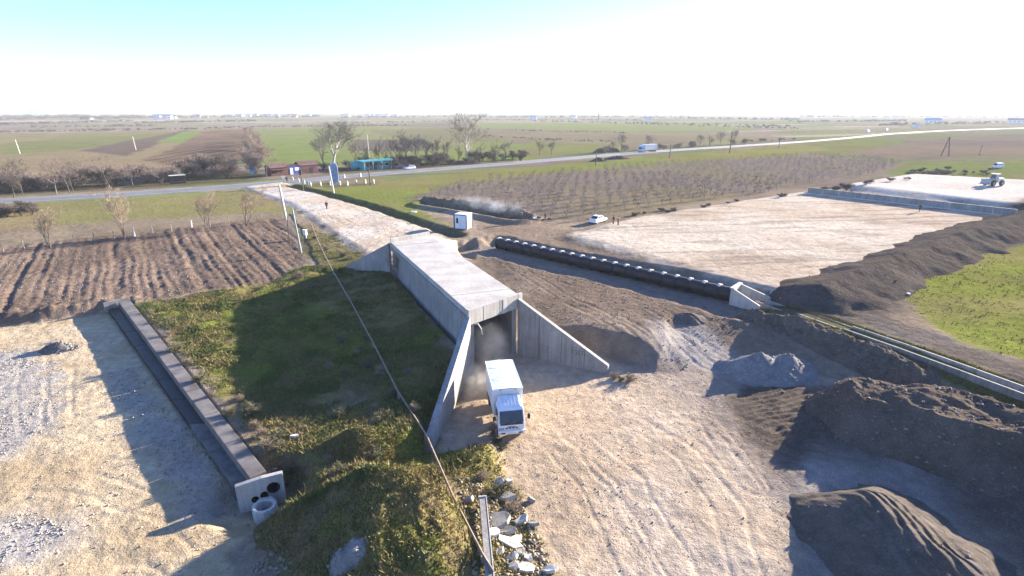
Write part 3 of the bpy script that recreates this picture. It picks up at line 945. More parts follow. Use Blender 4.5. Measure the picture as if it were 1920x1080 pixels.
def build_underpass():
    base = Vector((UA.x, UA.y, 0))
    t = thing('concrete_underpass', 'long grey concrete vehicle underpass with flat roof and splayed wing walls', 'underpass', base)
    L = lambda p, z: (p[0] - base.x, p[1] - base.y, z)
    cuts = [(0.0, 0.0)]
    for pa, pb in (((842, 555), (955, 542)), ((790, 502), (872, 490)), ((751, 460), (820, 453))):
        a, b = gp(*pa, ROOF), gp(*pb, ROOF)
        cuts.append((seg_on(UA, UC, a, b), seg_on(UB, UD, a, b)))
    cuts.append((1.0, 1.0))
    n2 = Vector((-u_axis.y, u_axis.x, 0))              # to the left of the axis
    if n2.dot(UA - UB) < 0:
        n2 = -n2
    g = 0.012
    for i in range(4):
        (l0, r0), (l1, r1) = cuts[i], cuts[i + 1]
        q = g if 0 < i else 0
        e = g if i < 3 else 0
        ring = [UA.lerp(UC, l0) + Vector((*u_axis, 0)) * q, UB.lerp(UD, r0) + Vector((*u_axis, 0)) * q, UB.lerp(UD, r1) - Vector((*u_axis, 0)) * e, UA.lerp(UC, l1) - Vector((*u_axis, 0)) * e]
        dz = (0.0, 0.012, -0.006, 0.02)[i]
        bm = bmesh.new()
        prism(bm, [L(p, ROOF - 0.55) for p in ring], [L(p, ROOF + dz) for p in ring])
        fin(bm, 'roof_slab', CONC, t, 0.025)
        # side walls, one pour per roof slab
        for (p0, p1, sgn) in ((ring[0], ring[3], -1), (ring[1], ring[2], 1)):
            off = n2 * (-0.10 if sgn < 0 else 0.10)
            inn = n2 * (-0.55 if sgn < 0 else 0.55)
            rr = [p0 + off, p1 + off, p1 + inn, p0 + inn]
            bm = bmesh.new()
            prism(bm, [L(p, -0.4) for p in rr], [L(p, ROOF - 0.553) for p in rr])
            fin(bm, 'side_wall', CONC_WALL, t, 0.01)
        # formwork joints left on the outer face of the left wall
        wl = (ring[3] - ring[0])
        m_ = int(wl.length / 1.5)
        for k in range(1, m_):
            a0 = ring[0].lerp(ring[3], k / m_) + n2 * -0.098
            a1 = a0 + Vector((*u_axis, 0)) * 0.05
            bm = bmesh.new()
            rr = [a0, a1, a1 + n2 * 0.006, a0 + n2 * 0.006]
            prism(bm, [L(p, 0.6) for p in rr], [L(p, ROOF - 0.88) for p in rr])
            fin(bm, 'form_joint', CONC_DARK, t)
        # ledge below the roof edge on the left
        p0, p1 = ring[0] + n2 * -0.095, ring[3] + n2 * -0.095
        rr = [p0, p1, p1 + n2 * 0.17, p0 + n2 * 0.17]
        bm = bmesh.new()
        prism(bm, [L(p, ROOF - 0.86) for p in rr], [L(p, ROOF - 0.60) for p in rr])
        fin(bm, 'ledge', CONC_WALL, t, 0.015)
    # front lintel
    ue, ua = Vector((*u_edge, 0)), Vector((*u_axis, 0))
    fo = Vector((u_edge.y, -u_edge.x, 0))
    if fo.dot(ua) > 0:
        fo = -fo
    p0, p1 = UA - ue * 0.05, UB + ue * 0.45
    rr = [p0 + fo * 0.22, p1 + fo * 0.22, p1 - fo * -0.003, p0 - fo * -0.003]
    bm = bmesh.new()
    prism(bm, [L(p, ROOF - 1.32) for p in rr], [L(p, ROOF + 0.06) for p in rr])
    lin = fin(bm, 'lintel', CONC, t, 0.03)
    for f0, f1 in ((0.62, 0.69),):
        q0, q1 = p0.lerp(p1, f0), p0.lerp(p1, f1)
        rr = [q0 + fo * 0.25, q1 + fo * 0.25, q1 + fo * 0.223, q0 + fo * 0.223]
        bm = bmesh.new()
        prism(bm, [L(p, ROOF - 1.30) for p in rr], [L(p, ROOF + 0.03) for p in rr])
        fin(bm, 'mortar_strip', CONC_WHITE, lin)
    for f in (0.26, 0.56, 0.92):
        q0, q1 = p0.lerp(p1, f), p0.lerp(p1, f + 0.006)
        rr = [q0 + fo * 0.232, q1 + fo * 0.232, q1 + fo * 0.223, q0 + fo * 0.223]
        bm = bmesh.new()
        prism(bm, [L(p, ROOF - 1.31) for p in rr], [L(p, ROOF + 0.05) for p in rr])
        fin(bm, 'board_mark', CONC_DARK, lin)
    # far parapet
    rr = [UC + ua * 0.02, UD + ua * 0.02, UD + ua * 0.34, UC + ua * 0.34]
    bm = bmesh.new()
    prism(bm, [L(p, ROOF - 1.2) for p in rr], [L(p, ROOF + 0.48) for p in rr])
    fin(bm, 'far_parapet', CONC, t, 0.03)

    # wing walls, each of a few cast panels
    def wing(a, b, za, zb, th, side, n, name='wing_wall'):
        d = (b - a)
        d.z = 0
        d.normalize()
        nn = Vector((-d.y, d.x, 0)) * side
        cuts = [i / n for i in range(n + 1)]
        for i in range(n):
            f0, f1 = cuts[i] + (0.002 if i else 0), cuts[i + 1] - (0.002 if i < n - 1 else 0)
            q0, q1 = a.lerp(b, f0), a.lerp(b, f1)
            z0, z1 = za + (zb - za) * f0, za + (zb - za) * f1
            rr = [q0, q1, q1 + nn * th, q0 + nn * th]
            bm = bmesh.new()
            prism(bm, [L(p, -0.7) for p in rr], [L(q0, z0), L(q1, z1), L(q1 + nn * th, z1), L(q0 + nn * th, z0)])
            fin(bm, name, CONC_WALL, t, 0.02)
    ia = UA + fo * 0.02 - ue * 0.02
    wing(ia + ue * 0.42, TIP_NL + Vector((0.25, 0, 0)), ROOF - 0.42, 1.05, 0.46, -1 if (TIP_NL - ia).x * 0 + 1 > 0 else 1, 3)
    wing(UB + fo * 0.30 - ue * 0.25, TIP_NR, ROOF - 0.35, 0.75, 0.42, 1, 4)
    wing(UC + ua * 0.36, TIP_FL, ROOF - 0.1, 1.7, 0.42, 1, 2)
    wing(UD + ua * 0.36, TIP_FR, ROOF - 0.2, 3.0, 0.42, -1, 2)
    # loose strap hanging in the mouth
    s0 = UA + fo * 0.30 + ue * 0.55
    bm = bmesh.new()
    tube(bm, [L(s0, ROOF - 1.36), L(s0 + ue * 0.25 + fo * 0.1, ROOF - 1.30), L(s0 + ue * 0.62 + fo * 0.12, ROOF - 1.9), L(s0 + ue * 0.80 + fo * 0.1, ROOF - 2.5)], 0.05, 6)
    fin(bm, 'hanging_strap', simple('pale_strap', (.62, .60, .54), 0.7), t)
    # paint marks on the right wing
    a, b = UB + fo * 0.30 - ue * 0.25, TIP_NR
    d = (b - a)
    d.z = 0
    ln = d.length
    d.normalize()
    nn = Vector((-d.y, d.x, 0))
    if nn.dot(UA - UB) < 0:
        nn = -nn
    cu = bpy.data.curves.new('paint_marks', 'FONT')
    cu.body = '\u2013\u2013 \u2013\u2013\nTSST.'
    cu.size = 0.62
    cu.space_line = 0.75
    tmp = bpy.data.objects.new('tmp', cu)
    COL.objects.link(tmp)
    dg = bpy.context.evaluated_depsgraph_get()
    me = bpy.data.meshes.new_from_object(tmp.evaluated_get(dg))
    bpy.data.objects.remove(tmp)
    org = a.lerp(b, 0.60) + nn * 0.012
    M = Matrix((( d.x, 0, nn.x, org.x - base.x), (d.y, 0, nn.y, org.y - base.y), (0, 1, 0, 1.75), (0, 0, 0, 1)))
    me.transform(M)
    me.materials.clear()
    link('paint_marks', me, simple('faded_black_paint', (.10, .10, .11), 0.8), t)
    return t


UNDERPASS = build_underpass()


# ---------------------------------------------------------------- drainage culvert on the left
def build_culvert():
    ZR, ZL = 1.70, 1.10
    r0, r1 = gp(244, 563, ZR), gp(499, 883, ZR)
    m0, m1 = gp(222, 566, ZR), gp(468, 896, ZR)
    l0, l1 = gp(203, 579, ZL), gp(437, 909, ZL)
    base = Vector((m1.x, m1.y, 0))
    t = thing('box_culvert', 'bitumen coated double box culvert sunk between grass and gravel yard', 'culvert', base)
    L = lambda p, z: (p.x - base.x, p.y - base.y, z)
    n = 9
    for i in range(n):
        f0, f1 = i / n + (0.0007 if i else 0), (i + 1) / n - (0.0007 if i < n - 1 else 0)
        a0, a1, b0, b1, c0, c1 = r0.lerp(r1, f0), r0.lerp(r1, f1), m0.lerp(m1, f0), m0.lerp(m1, f1), l0.lerp(l1, f0), l0.lerp(l1, f1)
        bm = bmesh.new()
        hexa(bm, [L(b0, -0.5), L(b1, -0.5), L(a1, -0.5), L(a0, -0.5), L(b0, ZR), L(b1, ZR), L(a1, ZR), L(a0, ZR)])
        fin(bm, 'upper_box', DUSTY_TOP, t, 0.03)
        k0, k1 = b0 + (c0 - b0).normalized() * 0.004, b1 + (c1 - b1).normalized() * 0.004
        bm = bmesh.new()
        hexa(bm, [L(c0, -0.5), L(c1, -0.5), L(k1, -0.5), L(k0, -0.5), L(c0, ZL), L(c1, ZL), L(k1, ZL), L(k0, ZL)])
        fin(bm, 'lower_box', BITUMEN_DUSTY if i > 6 else BITUMEN, t, 0.02)
    ax = (m1 - m0)
    ax.z = 0
    ax.normalize()
    # end wall with three pipe mouths
    cr = Vector((-ax.y, ax.x, 0))
    pl, pr = gp(441, 906, 1.75), gp(529, 880, 1.95)
    w = (pr - pl)
    w.z = 0
    W = w.length
    w.normalize()
    nrm = Vector((w.y, -w.x, 0))
    if nrm.dot(ax) < 0:
        nrm = -nrm
    zb = -0.35
    bm = bmesh.new()
    outer = [(0, zb), (W, zb + 0.2), (W, 1.95), (W * 0.55, 1.93), (0, 1.75)]
    loops = [outer]
    holes = ((W * 0.36, 0.62, 0.21), (W * 0.56, 0.78, 0.22), (W * 0.77, 1.13, 0.36))
    for hx, hz, hr in holes:
        loops.append([(hx + hr * math.cos(2 * PI * k / 16), hz + hr * math.sin(2 * PI * k / 16)) for k in range(16)])
    edges = []
    org = pl + nrm * 0.10
    P = lambda u, z, o: (org.x + w.x * u + nrm.x * o - base.x, org.y + w.y * u + nrm.y * o - base.y, z)
    for lp in loops:
        vs = [bm.verts.new(P(u, z, 0.28)) for u, z in lp]
        for i in range(len(vs)):
            edges.append(bm.edges.new((vs[i], vs[(i + 1) % len(vs)])))
    r = bmesh.ops.triangle_fill(bm, edges=edges, use_beauty=True)
    fs = list(bm.faces)
    ex = bmesh.ops.extrude_face_region(bm, geom=fs)
    for v in [v for v in ex['geom'] if isinstance(v, bmesh.types.BMVert)]:
        v.co -= nrm * 0.28
    hw = fin(bm, 'end_wall', CONC, t)
    for hx, hz, hr in holes:
        bm = bmesh.new()
        n = 16
        rings = []
        for o, q in ((0.30, hr * 1.01), (0.30, hr * 0.9), (-1.2, hr * 0.9)):
            rings.append([P(hx + q * math.cos(2 * PI * k / n), hz + q * math.sin(2 * PI * k / n), o) for k in range(n)])
        loft(bm, rings, False)
        bm.faces.new([bm.verts.new(p) for p in rings[-1]])
        fin(bm, 'pipe_mouth', BITUMEN, hw)  # near-black lining and end disc put the shade of the bore into colour
    # far end wall
    q = m0 - ax * 0.1
    ql, qr = gp(193, 568, 1.9), gp(243, 557, 2.0)
    w2 = (qr - ql)
    w2.z = 0
    bm = bmesh.new()
    rr = [ql, ql + w2, ql + w2 - ax * 0.25, ql - ax * 0.25]
    prism(bm, [L(p, -0.4) for p in rr], [L(ql, 1.85), L(ql + w2, 2.0), L(ql + w2 - ax * 0.25, 2.0), L(ql - ax * 0.25, 1.85)])
    fin(bm, 'far_end_wall', CONC_DARK, t, 0.02)
    return t


CULVERT = build_culvert()


def lathe(bm, prof, n=20, c=(0, 0, 0), closed=True):
    """prof: (radius, z) ring profile, closed loop around the section when closed"""
    vs = [[bm.verts.new((c[0] + r * math.cos(2 * PI * k / n), c[1] + r * math.sin(2 * PI * k / n), c[2] + z)) for r, z in prof] for k in range(n)]
    m = len(prof)
    for k in range(n):
        a, b = vs[k], vs[(k + 1) % n]
        for i in range(m if closed else m - 1):
            j = (i + 1) % m
            bm.faces.new([a[i], b[i], b[j], a[j]])


_a, _b = gp(441, 906, 1.75), gp(529, 880, 1.95)
_w = Vector((_b.x - _a.x, _b.y - _a.y, 0)).normalized()
mp = _a.lerp(_b, 0.56) + Vector((_w.y, -_w.x, 0)) * 1.25
mp.z = tz(mp.x, mp.y)
mh = thing('manhole_ring', 'pale octagonal concrete manhole ring in front of the culvert end wall', 'manhole ring', mp)
bm = bmesh.new()
lathe(bm, [(0.66, -0.4), (0.66, 0.78), (0.62, 0.84), (0.52, 0.84), (0.46, 0.74), (0.46, -0.4)], 10)
fin(bm, 'ring_body', CONC_WHITE, mh, 0.0)
bm = bmesh.new()
for k in range(4):
    a = 0.5 + k * 0.5
    p = [(0.5 * math.cos(a + s), 0.5 * math.sin(a + s), 0.845 + h) for h in (0, .06) for s in (0, .4)]
    hexa(bm, [(0.48 * math.cos(a), .48 * math.sin(a), .842), (0.64 * math.cos(a), .64 * math.sin(a), .842), (0.64 * math.cos(a + .45), .64 * math.sin(a + .45), .842), (0.56 * math.cos(a + .45), .56 * math.sin(a + .45), .842),
              (0.50 * math.cos(a), .50 * math.sin(a), .9 + .05 * (k % 2)), (0.61 * math.cos(a), .61 * math.sin(a), .88), (0.61 * math.cos(a + .45), .61 * math.sin(a + .45), .88 + .06 * (k % 2)), (0.50 * math.cos(a + .45), .50 * math.sin(a + .45), .92)])
fin(bm, 'broken_rim', CONC, mh)
bm = bmesh.new()
lathe(bm, [(0.0001, -0.05), (0.455, -0.05)], 12, closed=False)
fin(bm, 'sump', simple('wet_mud', (.06, .05, .045), 0.5), mh)


# ---------------------------------------------------------------- run of black pipes in the trench
def build_pipes():
    n = 21
    seg = P_LEN / n
    ang = math.atan2(p_dir.y, p_dir.x)
    # local X along the run
    m = 24
    bm = bmesh.new()
    rings = []
    for xx, rr in ((0.02, PIPE_R - 0.09), (0.02, PIPE_R), (seg - 0.02, PIPE_R), (seg - 0.02, PIPE_R - 0.09), (0.02, PIPE_R - 0.09)):
        rings.append([(xx, rr * math.cos(2 * PI * k / m), rr * math.sin(2 * PI * k / m)) for k in range(m)])
    loft(bm, rings, False)
    bmesh.ops.remove_doubles(bm, verts=bm.verts, dist=1e-4)
    first = None
    for i in range(n):
        c = Vector((P0.x, P0.y, PIPE_Z)) + Vector((p_dir.x, p_dir.y, 0)) * (seg * i) + Vector((p_nor.x, p_nor.y, 0)) * random.uniform(-.025, .025)
        nth = n - i
        words = {1: 'nearest', 2: 'second', 3: 'third', 21: 'farthest', 20: 'second farthest'}
        th = lambda q: words.get(q, ('%dth' % q))
        if i == 0:
            first = thing('drain_pipe', '', 'pipe', c, ang, 'black pipes laid in the trench')
            me_o = fin(bm, 'barrel', BITUMEN, first, smooth=False)
            b2 = bmesh.new()
            rings = []
            for xx, rr in ((-0.17, PIPE_R + 0.004), (-0.14, PIPE_R + 0.10), (0.14, PIPE_R + 0.10), (0.17, PIPE_R + 0.004)):
                rings.append([(xx, rr * math.cos(2 * PI * k / m), rr * math.sin(2 * PI * k / m)) for k in range(m)])
            loft(b2, rings, False)
            fin(b2, 'joint_collar', BITUMEN, first)
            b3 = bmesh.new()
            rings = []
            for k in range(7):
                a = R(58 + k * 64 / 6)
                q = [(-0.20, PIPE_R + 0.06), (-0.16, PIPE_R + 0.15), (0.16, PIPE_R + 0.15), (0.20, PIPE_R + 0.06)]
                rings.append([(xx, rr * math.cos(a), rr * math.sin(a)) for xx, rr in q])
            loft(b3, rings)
            fin(b3, 'mortar_cap', CONC_WHITE, first)  # pale arc: sun glint on top of the collar, put into shape and colour
            o = first
        else:
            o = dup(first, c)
        o['label'] = '%s black pipe section counted from the concrete headwall' % th(nth)
    return


build_pipes()

# headwall of the pipe run
hb = Vector((P0.x, P0.y, 0)) + Vector((p_dir.x, p_dir.y, 0)) * (P_LEN + 0.02)
ph = thing('pipe_headwall', 'pale concrete headwall with sloping wings at the end of the black pipes', 'headwall', hb, math.atan2(p_dir.y, p_dir.x))
bm = bmesh.new()
outer = [(-1.35, -0.3), (1.35, -0.3), (1.35, 2.35), (-1.35, 2.35)]
edges = []
for lp in (outer, [(0.82 * math.cos(2 * PI * k / 20), PIPE_Z + 0.82 * math.sin(2 * PI * k / 20)) for k in range(20)]):
    vs = [bm.verts.new((0.30, a, b)) for a, b in lp]
    edges += [bm.edges.new((vs[i], vs[(i + 1) % len(vs)])) for i in range(len(vs))]
bmesh.ops.triangle_fill(bm, edges=edges, use_beauty=True)
ex = bmesh.ops.extrude_face_region(bm, geom=list(bm.faces))
for v in [v for v in ex['geom'] if isinstance(v, bmesh.types.BMVert)]:
    v.co.x -= 0.30
fin(bm, 'face_wall', CONC, ph)
for s in (-1, 1):
    bm = bmesh.new()
    a, b, c, d = (0.303, s * 1.1), (0.303, s * 1.35), (3.6, s * 2.05), (3.6, s * 1.8)
    prism(bm, [(p[0], p[1], -0.3) for p in (a, b, c, d)], [(a[0], a[1], 2.35), (b[0], b[1], 2.35), (c[0], c[1], 1.25), (d[0], d[1], 1.25)])
    fin(bm, 'wing_wall', CONC, ph, 0.02)
bm = bmesh.new()
box(bm, (0.12, 0, 2.42), (0.44, 2.9, 0.13))
fin(bm, 'coping', CONC_WHITE, ph, 0.02)


# concrete flume carrying on from the headwall
def build_flume():
    pts = [Vector((hb.x, hb.y, 0)) + Vector((p_dir.x, p_dir.y, 0)) * 3.0] + [Vector((p.x, p.y, 0)) for p in FLUME[1:]]
    dense = []
    for a, b in zip(pts[:-1], pts[1:]):
        k = max(1, int((b - a).length / 0.5))
        dense += [a.lerp(b, i / k) for i in range(k)]
    dense.append(pts[-1])
    L = 0
    secs, cur = [], [dense[0]]
    for a, b in zip(dense[:-1], dense[1:]):
        L += (b - a).length
        cur.append(b)
        if L >= 5.0:
            secs.append(cur)
            cur = [b]
            L = 0
    if len(cur) > 1:
        secs.append(cur)
    t = thing('concrete_flume', 'half open concrete irrigation flume running from the headwall to the right edge', 'flume', (pts[0].x, pts[0].y, 0))
    prof = [(-0.80, 0.0), (-0.80, 0.62), (-0.66, 0.62), (-0.50, 0.16), (0.50, 0.16), (0.66, 0.62), (0.80, 0.62), (0.80, 0.0)]
    for si, sec in enumerate(secs):
        rings = []
        z0 = np.mean([tz(p.x, p.y) for p in sec]) - 0.12
        z0 = 1.28 if si > 1 else (0.85, 1.1)[si]
        dz = random.uniform(-.04, .04)
        d = (sec[-1] - sec[0]).normalized()
        nn = Vector((-d.y, d.x, 0))
        for p in (sec[0] + d * 0.02, sec[-1] - d * 0.02):
            rings.append([(p.x + nn.x * u - pts[0].x, p.y + nn.y * u - pts[0].y, z0 + dz + v - 0.1) for u, v in prof])
        bm = bmesh.new()
        loft(bm, rings)
        fin(bm, 'flume_section', CONC_DARK, t)
    return t


build_flume()


# low wall between the two sand yards
def build_yard_wall():
    a, b = gp(1514, 362, 2.0), gp(1905, 406, 2.0)
    d = (b - a)
    n = 11
    ln = d.length / n
    d.normalize()
    t = thing('yard_wall', 'long low precast concrete wall between the two sand yards', 'wall', (a.x, a.y, 2.0), math.atan2(d.y, d.x))
    for i in range(n):
        bm = bmesh.new()
        box(bm, (ln * (i + 0.5), 0.0, 0.62), (ln - 0.05, 0.30, 1.66))
        o = fin(bm, 'wall_panel', CONC_DARK if i < 2 else CONC_WALL, t, 0.02)
        for k in (0.25, 0.75):
            bm = bmesh.new()
            box(bm, (ln * (i + k), 0.0, 1.50), (0.22, 0.22, 0.16), taper=0.6)
            fin(bm, 'lifting_lug', CONC_DARK, o)
    bm = bmesh.new()
    box(bm, (ln * n / 2, -0.42, 0.02), (ln * n, 0.5, 0.22))
    fin(bm, 'footing', CONC_WHITE, t, 0.02)


build_yard_wall()


# ---------------------------------------------------------------- asphalt road
def chaikin(pts, k=2):
    for _ in range(k):
        q = [pts[0]]
        for a, b in zip(pts[:-1], pts[1:]):
            q += [a.lerp(b, 0.25), a.lerp(b, 0.75)]
        q.append(pts[-1])
        pts = q
    return pts


def ribbon(pts, offs, zs):
    co, fs = [], []
    for i, p in enumerate(pts):
        d = (pts[min(i + 1, len(pts) - 1)] - pts[max(i - 1, 0)]).normalized()
        nn = Vector((-d.y, d.x))
        for o, z in zip(offs, zs):
            q = p + nn * o
            co.append((q.x, q.y, z))
    m = len(offs)
    for i in range(len(pts) - 1):
        for k in range(m - 1):
            fs.append((i * m + k + 1, i * m + k, (i + 1) * m + k, (i + 1) * m + k + 1))
    return np.array(co), np.array(fs)


def asphalt_mat():
    m, nt, b = nodes_of('worn_asphalt')
    a = noise_tex(nt, 0.35, 6, 0.6)
    f = noise_tex(nt, 6, 5, 0.6)
    c = ramp(nt, a, [(0.3, (.10, .10, .105)), (0.7, (.155, .152, .152))])
    c = mixc(nt, c, ramp(nt, f, [(0.3, 0.8), (0.7, 1.15)]), 0.7, 'MULTIPLY')
    nt.links.new(c, b.inputs['Base Color'])
    b.inputs['Roughness'].default_value = 0.75
    return m


ASPH = asphalt_mat()
dense = chaikin(ROADLINE, 3)
co, fs = ribbon(dense, [5.2, 4.1, 0, -4.1, -5.2], [1.55, 1.74, 1.80, 1.74, 1.55])
o = np_mesh('asphalt_road', co, fs, ASPH)
tag(o, kind='structure')
LINEP = simple('worn_road_paint', (.55, .55, .53), 0.7, var=0.3)
for off in (3.7, -3.7):
    co, fs = ribbon(dense, [off + 0.09, off - 0.09], [1.756, 1.758])
    q = np_mesh('edge_line', co, fs, LINEP, o)


# ---------------------------------------------------------------- heaps, mounds and banks
def heap(name, label, cat, c, rx, ry, rot, fn, cover, grain=(0.3, 0.0, 1.0), n=120, group=None, kind=None, rough=0.10, seed=200, rsc=1.0):
    """patch of raised ground: fn(u, v) gives the height over the terrain in the unit square -1..1"""
    g = np.linspace(-1.15, 1.15, n)
    U, V = np.meshgrid(g, g)
    u, v = U.ravel(), V.ravel()
    co_, si = math.cos(rot), math.sin(rot)
    x = c[0] + u * rx * co_ - v * ry * si
    y = c[1] + u * rx * si + v * ry * co_
    wob = 0.13 * fbm(x, y, max(rx, ry) * 0.5, 3, seed)
    h = fn(u * (1 + wob), v * (1 + wob), x, y)
    edge = sst(0.0, 0.35, h)
    h = h + edge * (rough * fbm(x, y, 1.3 * rsc, 4, seed + 1) + rough * 0.5 * fbm(x, y, 0.45 * rsc, 2, seed + 2))
    z = terrain(x, y) + np.maximum(h, -0.12) - 0.02
    keep = (h > -0.06)
    i = np.arange(n - 1)[:, None] * n
    j = np.arange(n - 1)[None, :]
    f = np.stack([i + j, i + j + 1, i + n + j + 1, i + n + j], -1).reshape(-1, 4)
    f = f[keep[f].any(1)]
    idx, inv = np.unique(f, return_inverse=True)
    cov = cover(x, y, h, u, v) if callable(cover) else np.broadcast_to(np.array(cover), (len(x), 3)) * (1 + 0.16 * fbm(x, y, 2.2, 4, seed + 3))[:, None]
    gr = np.broadcast_to(np.array(grain, float), (len(x), 3))
    loc = Vector((c[0], c[1], 0))
    cc = np.stack([x, y, z], 1)[idx]
    o = np_mesh(name, cc, inv.reshape(-1, 4), GROUND_MAT, smooth=True, attrs={'cover': np.clip(cov[idx], .01, .9), 'grain': gr[idx]})
    return tag(o, label, cat, group, kind)


def cone(p=1.0, h=1.0, soft=0.12):
    def f(u, v, x, y):
        d = np.sqrt(u * u + v * v + soft ** 2) - soft
        return h * np.clip(1 - d, -0.2, 1) ** p if p == 1.0 else h * np.sign(1 - d) * np.abs(np.clip(1 - d, -0.2, 1)) ** p
    return f


def dome(h):
    def f(u, v, x, y):
        d = np.hypot(u, v)
        return h * (np.cos(np.clip(d, 0, 1.0) * PI) * 0.5 + 0.5) - 0.14 * sst(0.75, 1.08, d)
    return f


def gravel_h(u, v, x, y):
    a = 2.0 * (1 - np.hypot((u + 0.25) * 1.25, (v - 0.15) * 1.1))
    b = 1.9 * (1 - np.hypot((u - 0.35) * 1.35, (v - 0.05) * 1.1))
    c = 1.3 * (1 - np.hypot((u - 0.05) * 1.2, (v + 0.25) * 1.35))
    k = 9.0
    h = np.log(np.exp(np.clip(a, -2, 3) * k) + np.exp(np.clip(b, -2, 3) * k) + np.exp(np.clip(c, -2, 3) * k)) / k - 0.08
    return np.maximum(h, -0.2)


p = gp(1447, 697, 0.1)
heap('gravel_pile', 'pale blue grey gravel heap beside the haul road', 'gravel pile', p, 4.2, 3.1, 0.1, gravel_h, (.19, .187, .185), (0.4, 0, 0.35), 130, rough=0.05, seed=210)


def sand_h(u, v, x, y):
    vv = v + 0.10 * np.sin(u * 3)
    e = np.maximum(np.abs(u) - 0.42, 0) / 0.62
    d = np.sqrt(vv * vv + e * e + 0.012) - 0.05
    h = 1.9 * (1.0 - d)
    q = sst(0.50, 0.80, h / 1.9) * sst(-0.75, -0.45, u)
    w = (vv * 7.0 + 0.5 * np.sin(u * 4) + u * 1.2) % 1.0
    return np.maximum(h, -0.2) - 0.12 * q * sst(0.0, 0.75, w) * sst(1.0, 0.9, w)


pa, pb = gp(1575, 905, 1.6), gp(1850, 1090, 1.6)
c = (pa + pb) / 2
d = pb - pa
heap('sand_pile', 'long dark grey sand heap with scraped terraces at the lower right', 'sand pile', c, d.length * 0.66, 4.6, math.atan2(d.y, d.x), sand_h, (.098, .084, .072), (0.15, 0, 0.45), 170, rough=0.06, seed=220)


def earth_h(u, v, x, y):
    a = 4.6 * np.clip(1 - np.hypot(u * 1.0, v * 1.0), -0.1, 1) ** 1.0
    b = 4.0 * (1 - np.hypot((u + 0.45) * 1.7, (v - 0.05) * 1.35))
    c = 4.2 * (1 - np.hypot((u - 0.45) * 1.5, (v + 0.1) * 1.2))
    h = np.maximum(np.maximum(np.minimum(a, 2.6), np.minimum(b, 2.3)), np.minimum(c, 2.7))
    return h * (1.08 + 0.20 * fbm(x, y, 3.6, 3, 231))


p = gp(1800, 815, 0.5)
heap('earth_heap', 'big dark brown soil heap behind the sand at the right edge', 'soil heap', p, 9.5, 6.0, -0.55, earth_h, (.098, .078, .062), (0.25, 0, 0.9), 200, rough=0.14, seed=230, rsc=1.2)


def bank(name, label, cat, pts, hw, h, cover, grain=(0.3, 0, 1.0), n=130, rough=0.2, seed=300, group=None, kind=None):
    xs, ys = [q.x for q in pts], [q.y for q in pts]
    c = Vector(((min(xs) + max(xs)) / 2, (min(ys) + max(ys)) / 2))
    rx, ry = (max(xs) - min(xs)) / 2 + hw + 1, (max(ys) - min(ys)) / 2 + hw + 1

    def fn(u, v, x, y):
        dd, a = seg_dist(x, y, pts)
        dd = dd * (1 + 0.25 * fbm(x, y, 5, 3, seed + 5))
        hh = h * (1 + 0.18 * fbm(x, y, 9, 3, seed + 6))
        return np.where(dd < hw * 1.05, hh * np.clip(1 - dd / hw, -0.03, 1) ** 1.1 if False else hh * (1 - dd / hw), -0.05)
    return heap(name, label, cat, c, rx, ry, 0.0, fn, cover, grain, n, group, kind, rough, seed)


bank('earth_berm', 'long dark soil berm along the right side of the sand yard', 'berm', PX(2.2, (1535, 553), (1620, 520), (1700, 492), (1810, 447), (1960, 400), (2150, 345)), 5.0, 2.1, (.078, .066, .056), (0.2, 0.05, 0.9), 260, 0.13, 310)
bank('spoil_ridge', 'lumpy grey brown soil ridge on the near side of the flume', 'soil ridge', PX(1.3, (1408, 588), (1480, 612), (1560, 640), (1640, 668), (1700, 690)), 2.2, 1.15, (.115, .097, .078), (0.3, 0.25, 1.0), 220, 0.35, 320)
bank('spoil_bank', 'dark lumpy soil bank behind the smoking trench', 'soil bank', PX(1.5, (795, 378), (860, 384), (930, 394), (985, 402)), 2.0, 0.65, (.125, .105, .080), (0.2, 0.3, 1.0), 150, 0.28, 330)
GR = (.125, .130, .040)


def grassy(x, y, h, u, v):
    f = sst(-0.4, 0.5, fbm(x, y, 1.8, 4, 340))
    g2 = sst(-0.15, 0.45, fbm(x, y, 1.3, 3, 342))[:, None]
    c = C(.088, .096, .026) + (C(.165, .130, .056) - C(.088, .096, .026)) * f[:, None]
    return c + (C(.13, .10, .065) - c) * g2 * 0.7


def big_mound(u, v, x, y):
    vv = np.where(v > 0.25, (v - 0.25) * 1.5, (v - 0.25) * 0.82)
    d = np.hypot(u, vv)
    h = 2.9 * (1 - np.sqrt(d * d + 0.03) + 0.17)
    return np.maximum(h, -0.2) - 0.12 * sst(0.8, 1.1, d)


p = gp(716, 1000, 1.3)
MOUND_C = p
heap('grass_mound', 'large rounded grassy mound at the bottom centre beside the thin pipe', 'mound', p, 4.6, 4.2, -0.30, big_mound, grassy, (0.15, 1.0, 0.9), 160, rough=0.20, seed=341)
p = gp(676, 838, 1.5)
heap('grass_mound', 'small grassy hump at the edge of the underpass shadow', 'mound', p, 2.5, 2.0, 0.2, dome(1.25), grassy, (0.1, 1.0, 0.8), 80, rough=0.08, seed=345)
p = gp(700, 888, 1.5)
heap('grass_mound', 'low grassy hump between the large mound and the small hump', 'mound', p, 2.6, 1.5, 0.1, dome(0.8), grassy, (0.1, 1.0, 0.8), 70, rough=0.08, seed=349)
p = gp(580, 985, 1.2)
heap('grass_mound', 'low brown weedy rise in front of the manhole ring', 'mound', p, 4.2, 2.4, -0.5, dome(0.9), lambda x, y, h, u, v: C(.16, .12, .065) * (1 + .2 * fbm(x, y, 1.2, 3, 352))[:, None], (0.3, 0.8, 0.9), 80, rough=0.10, seed=353)
p = gp(655, 1025, 3.0)


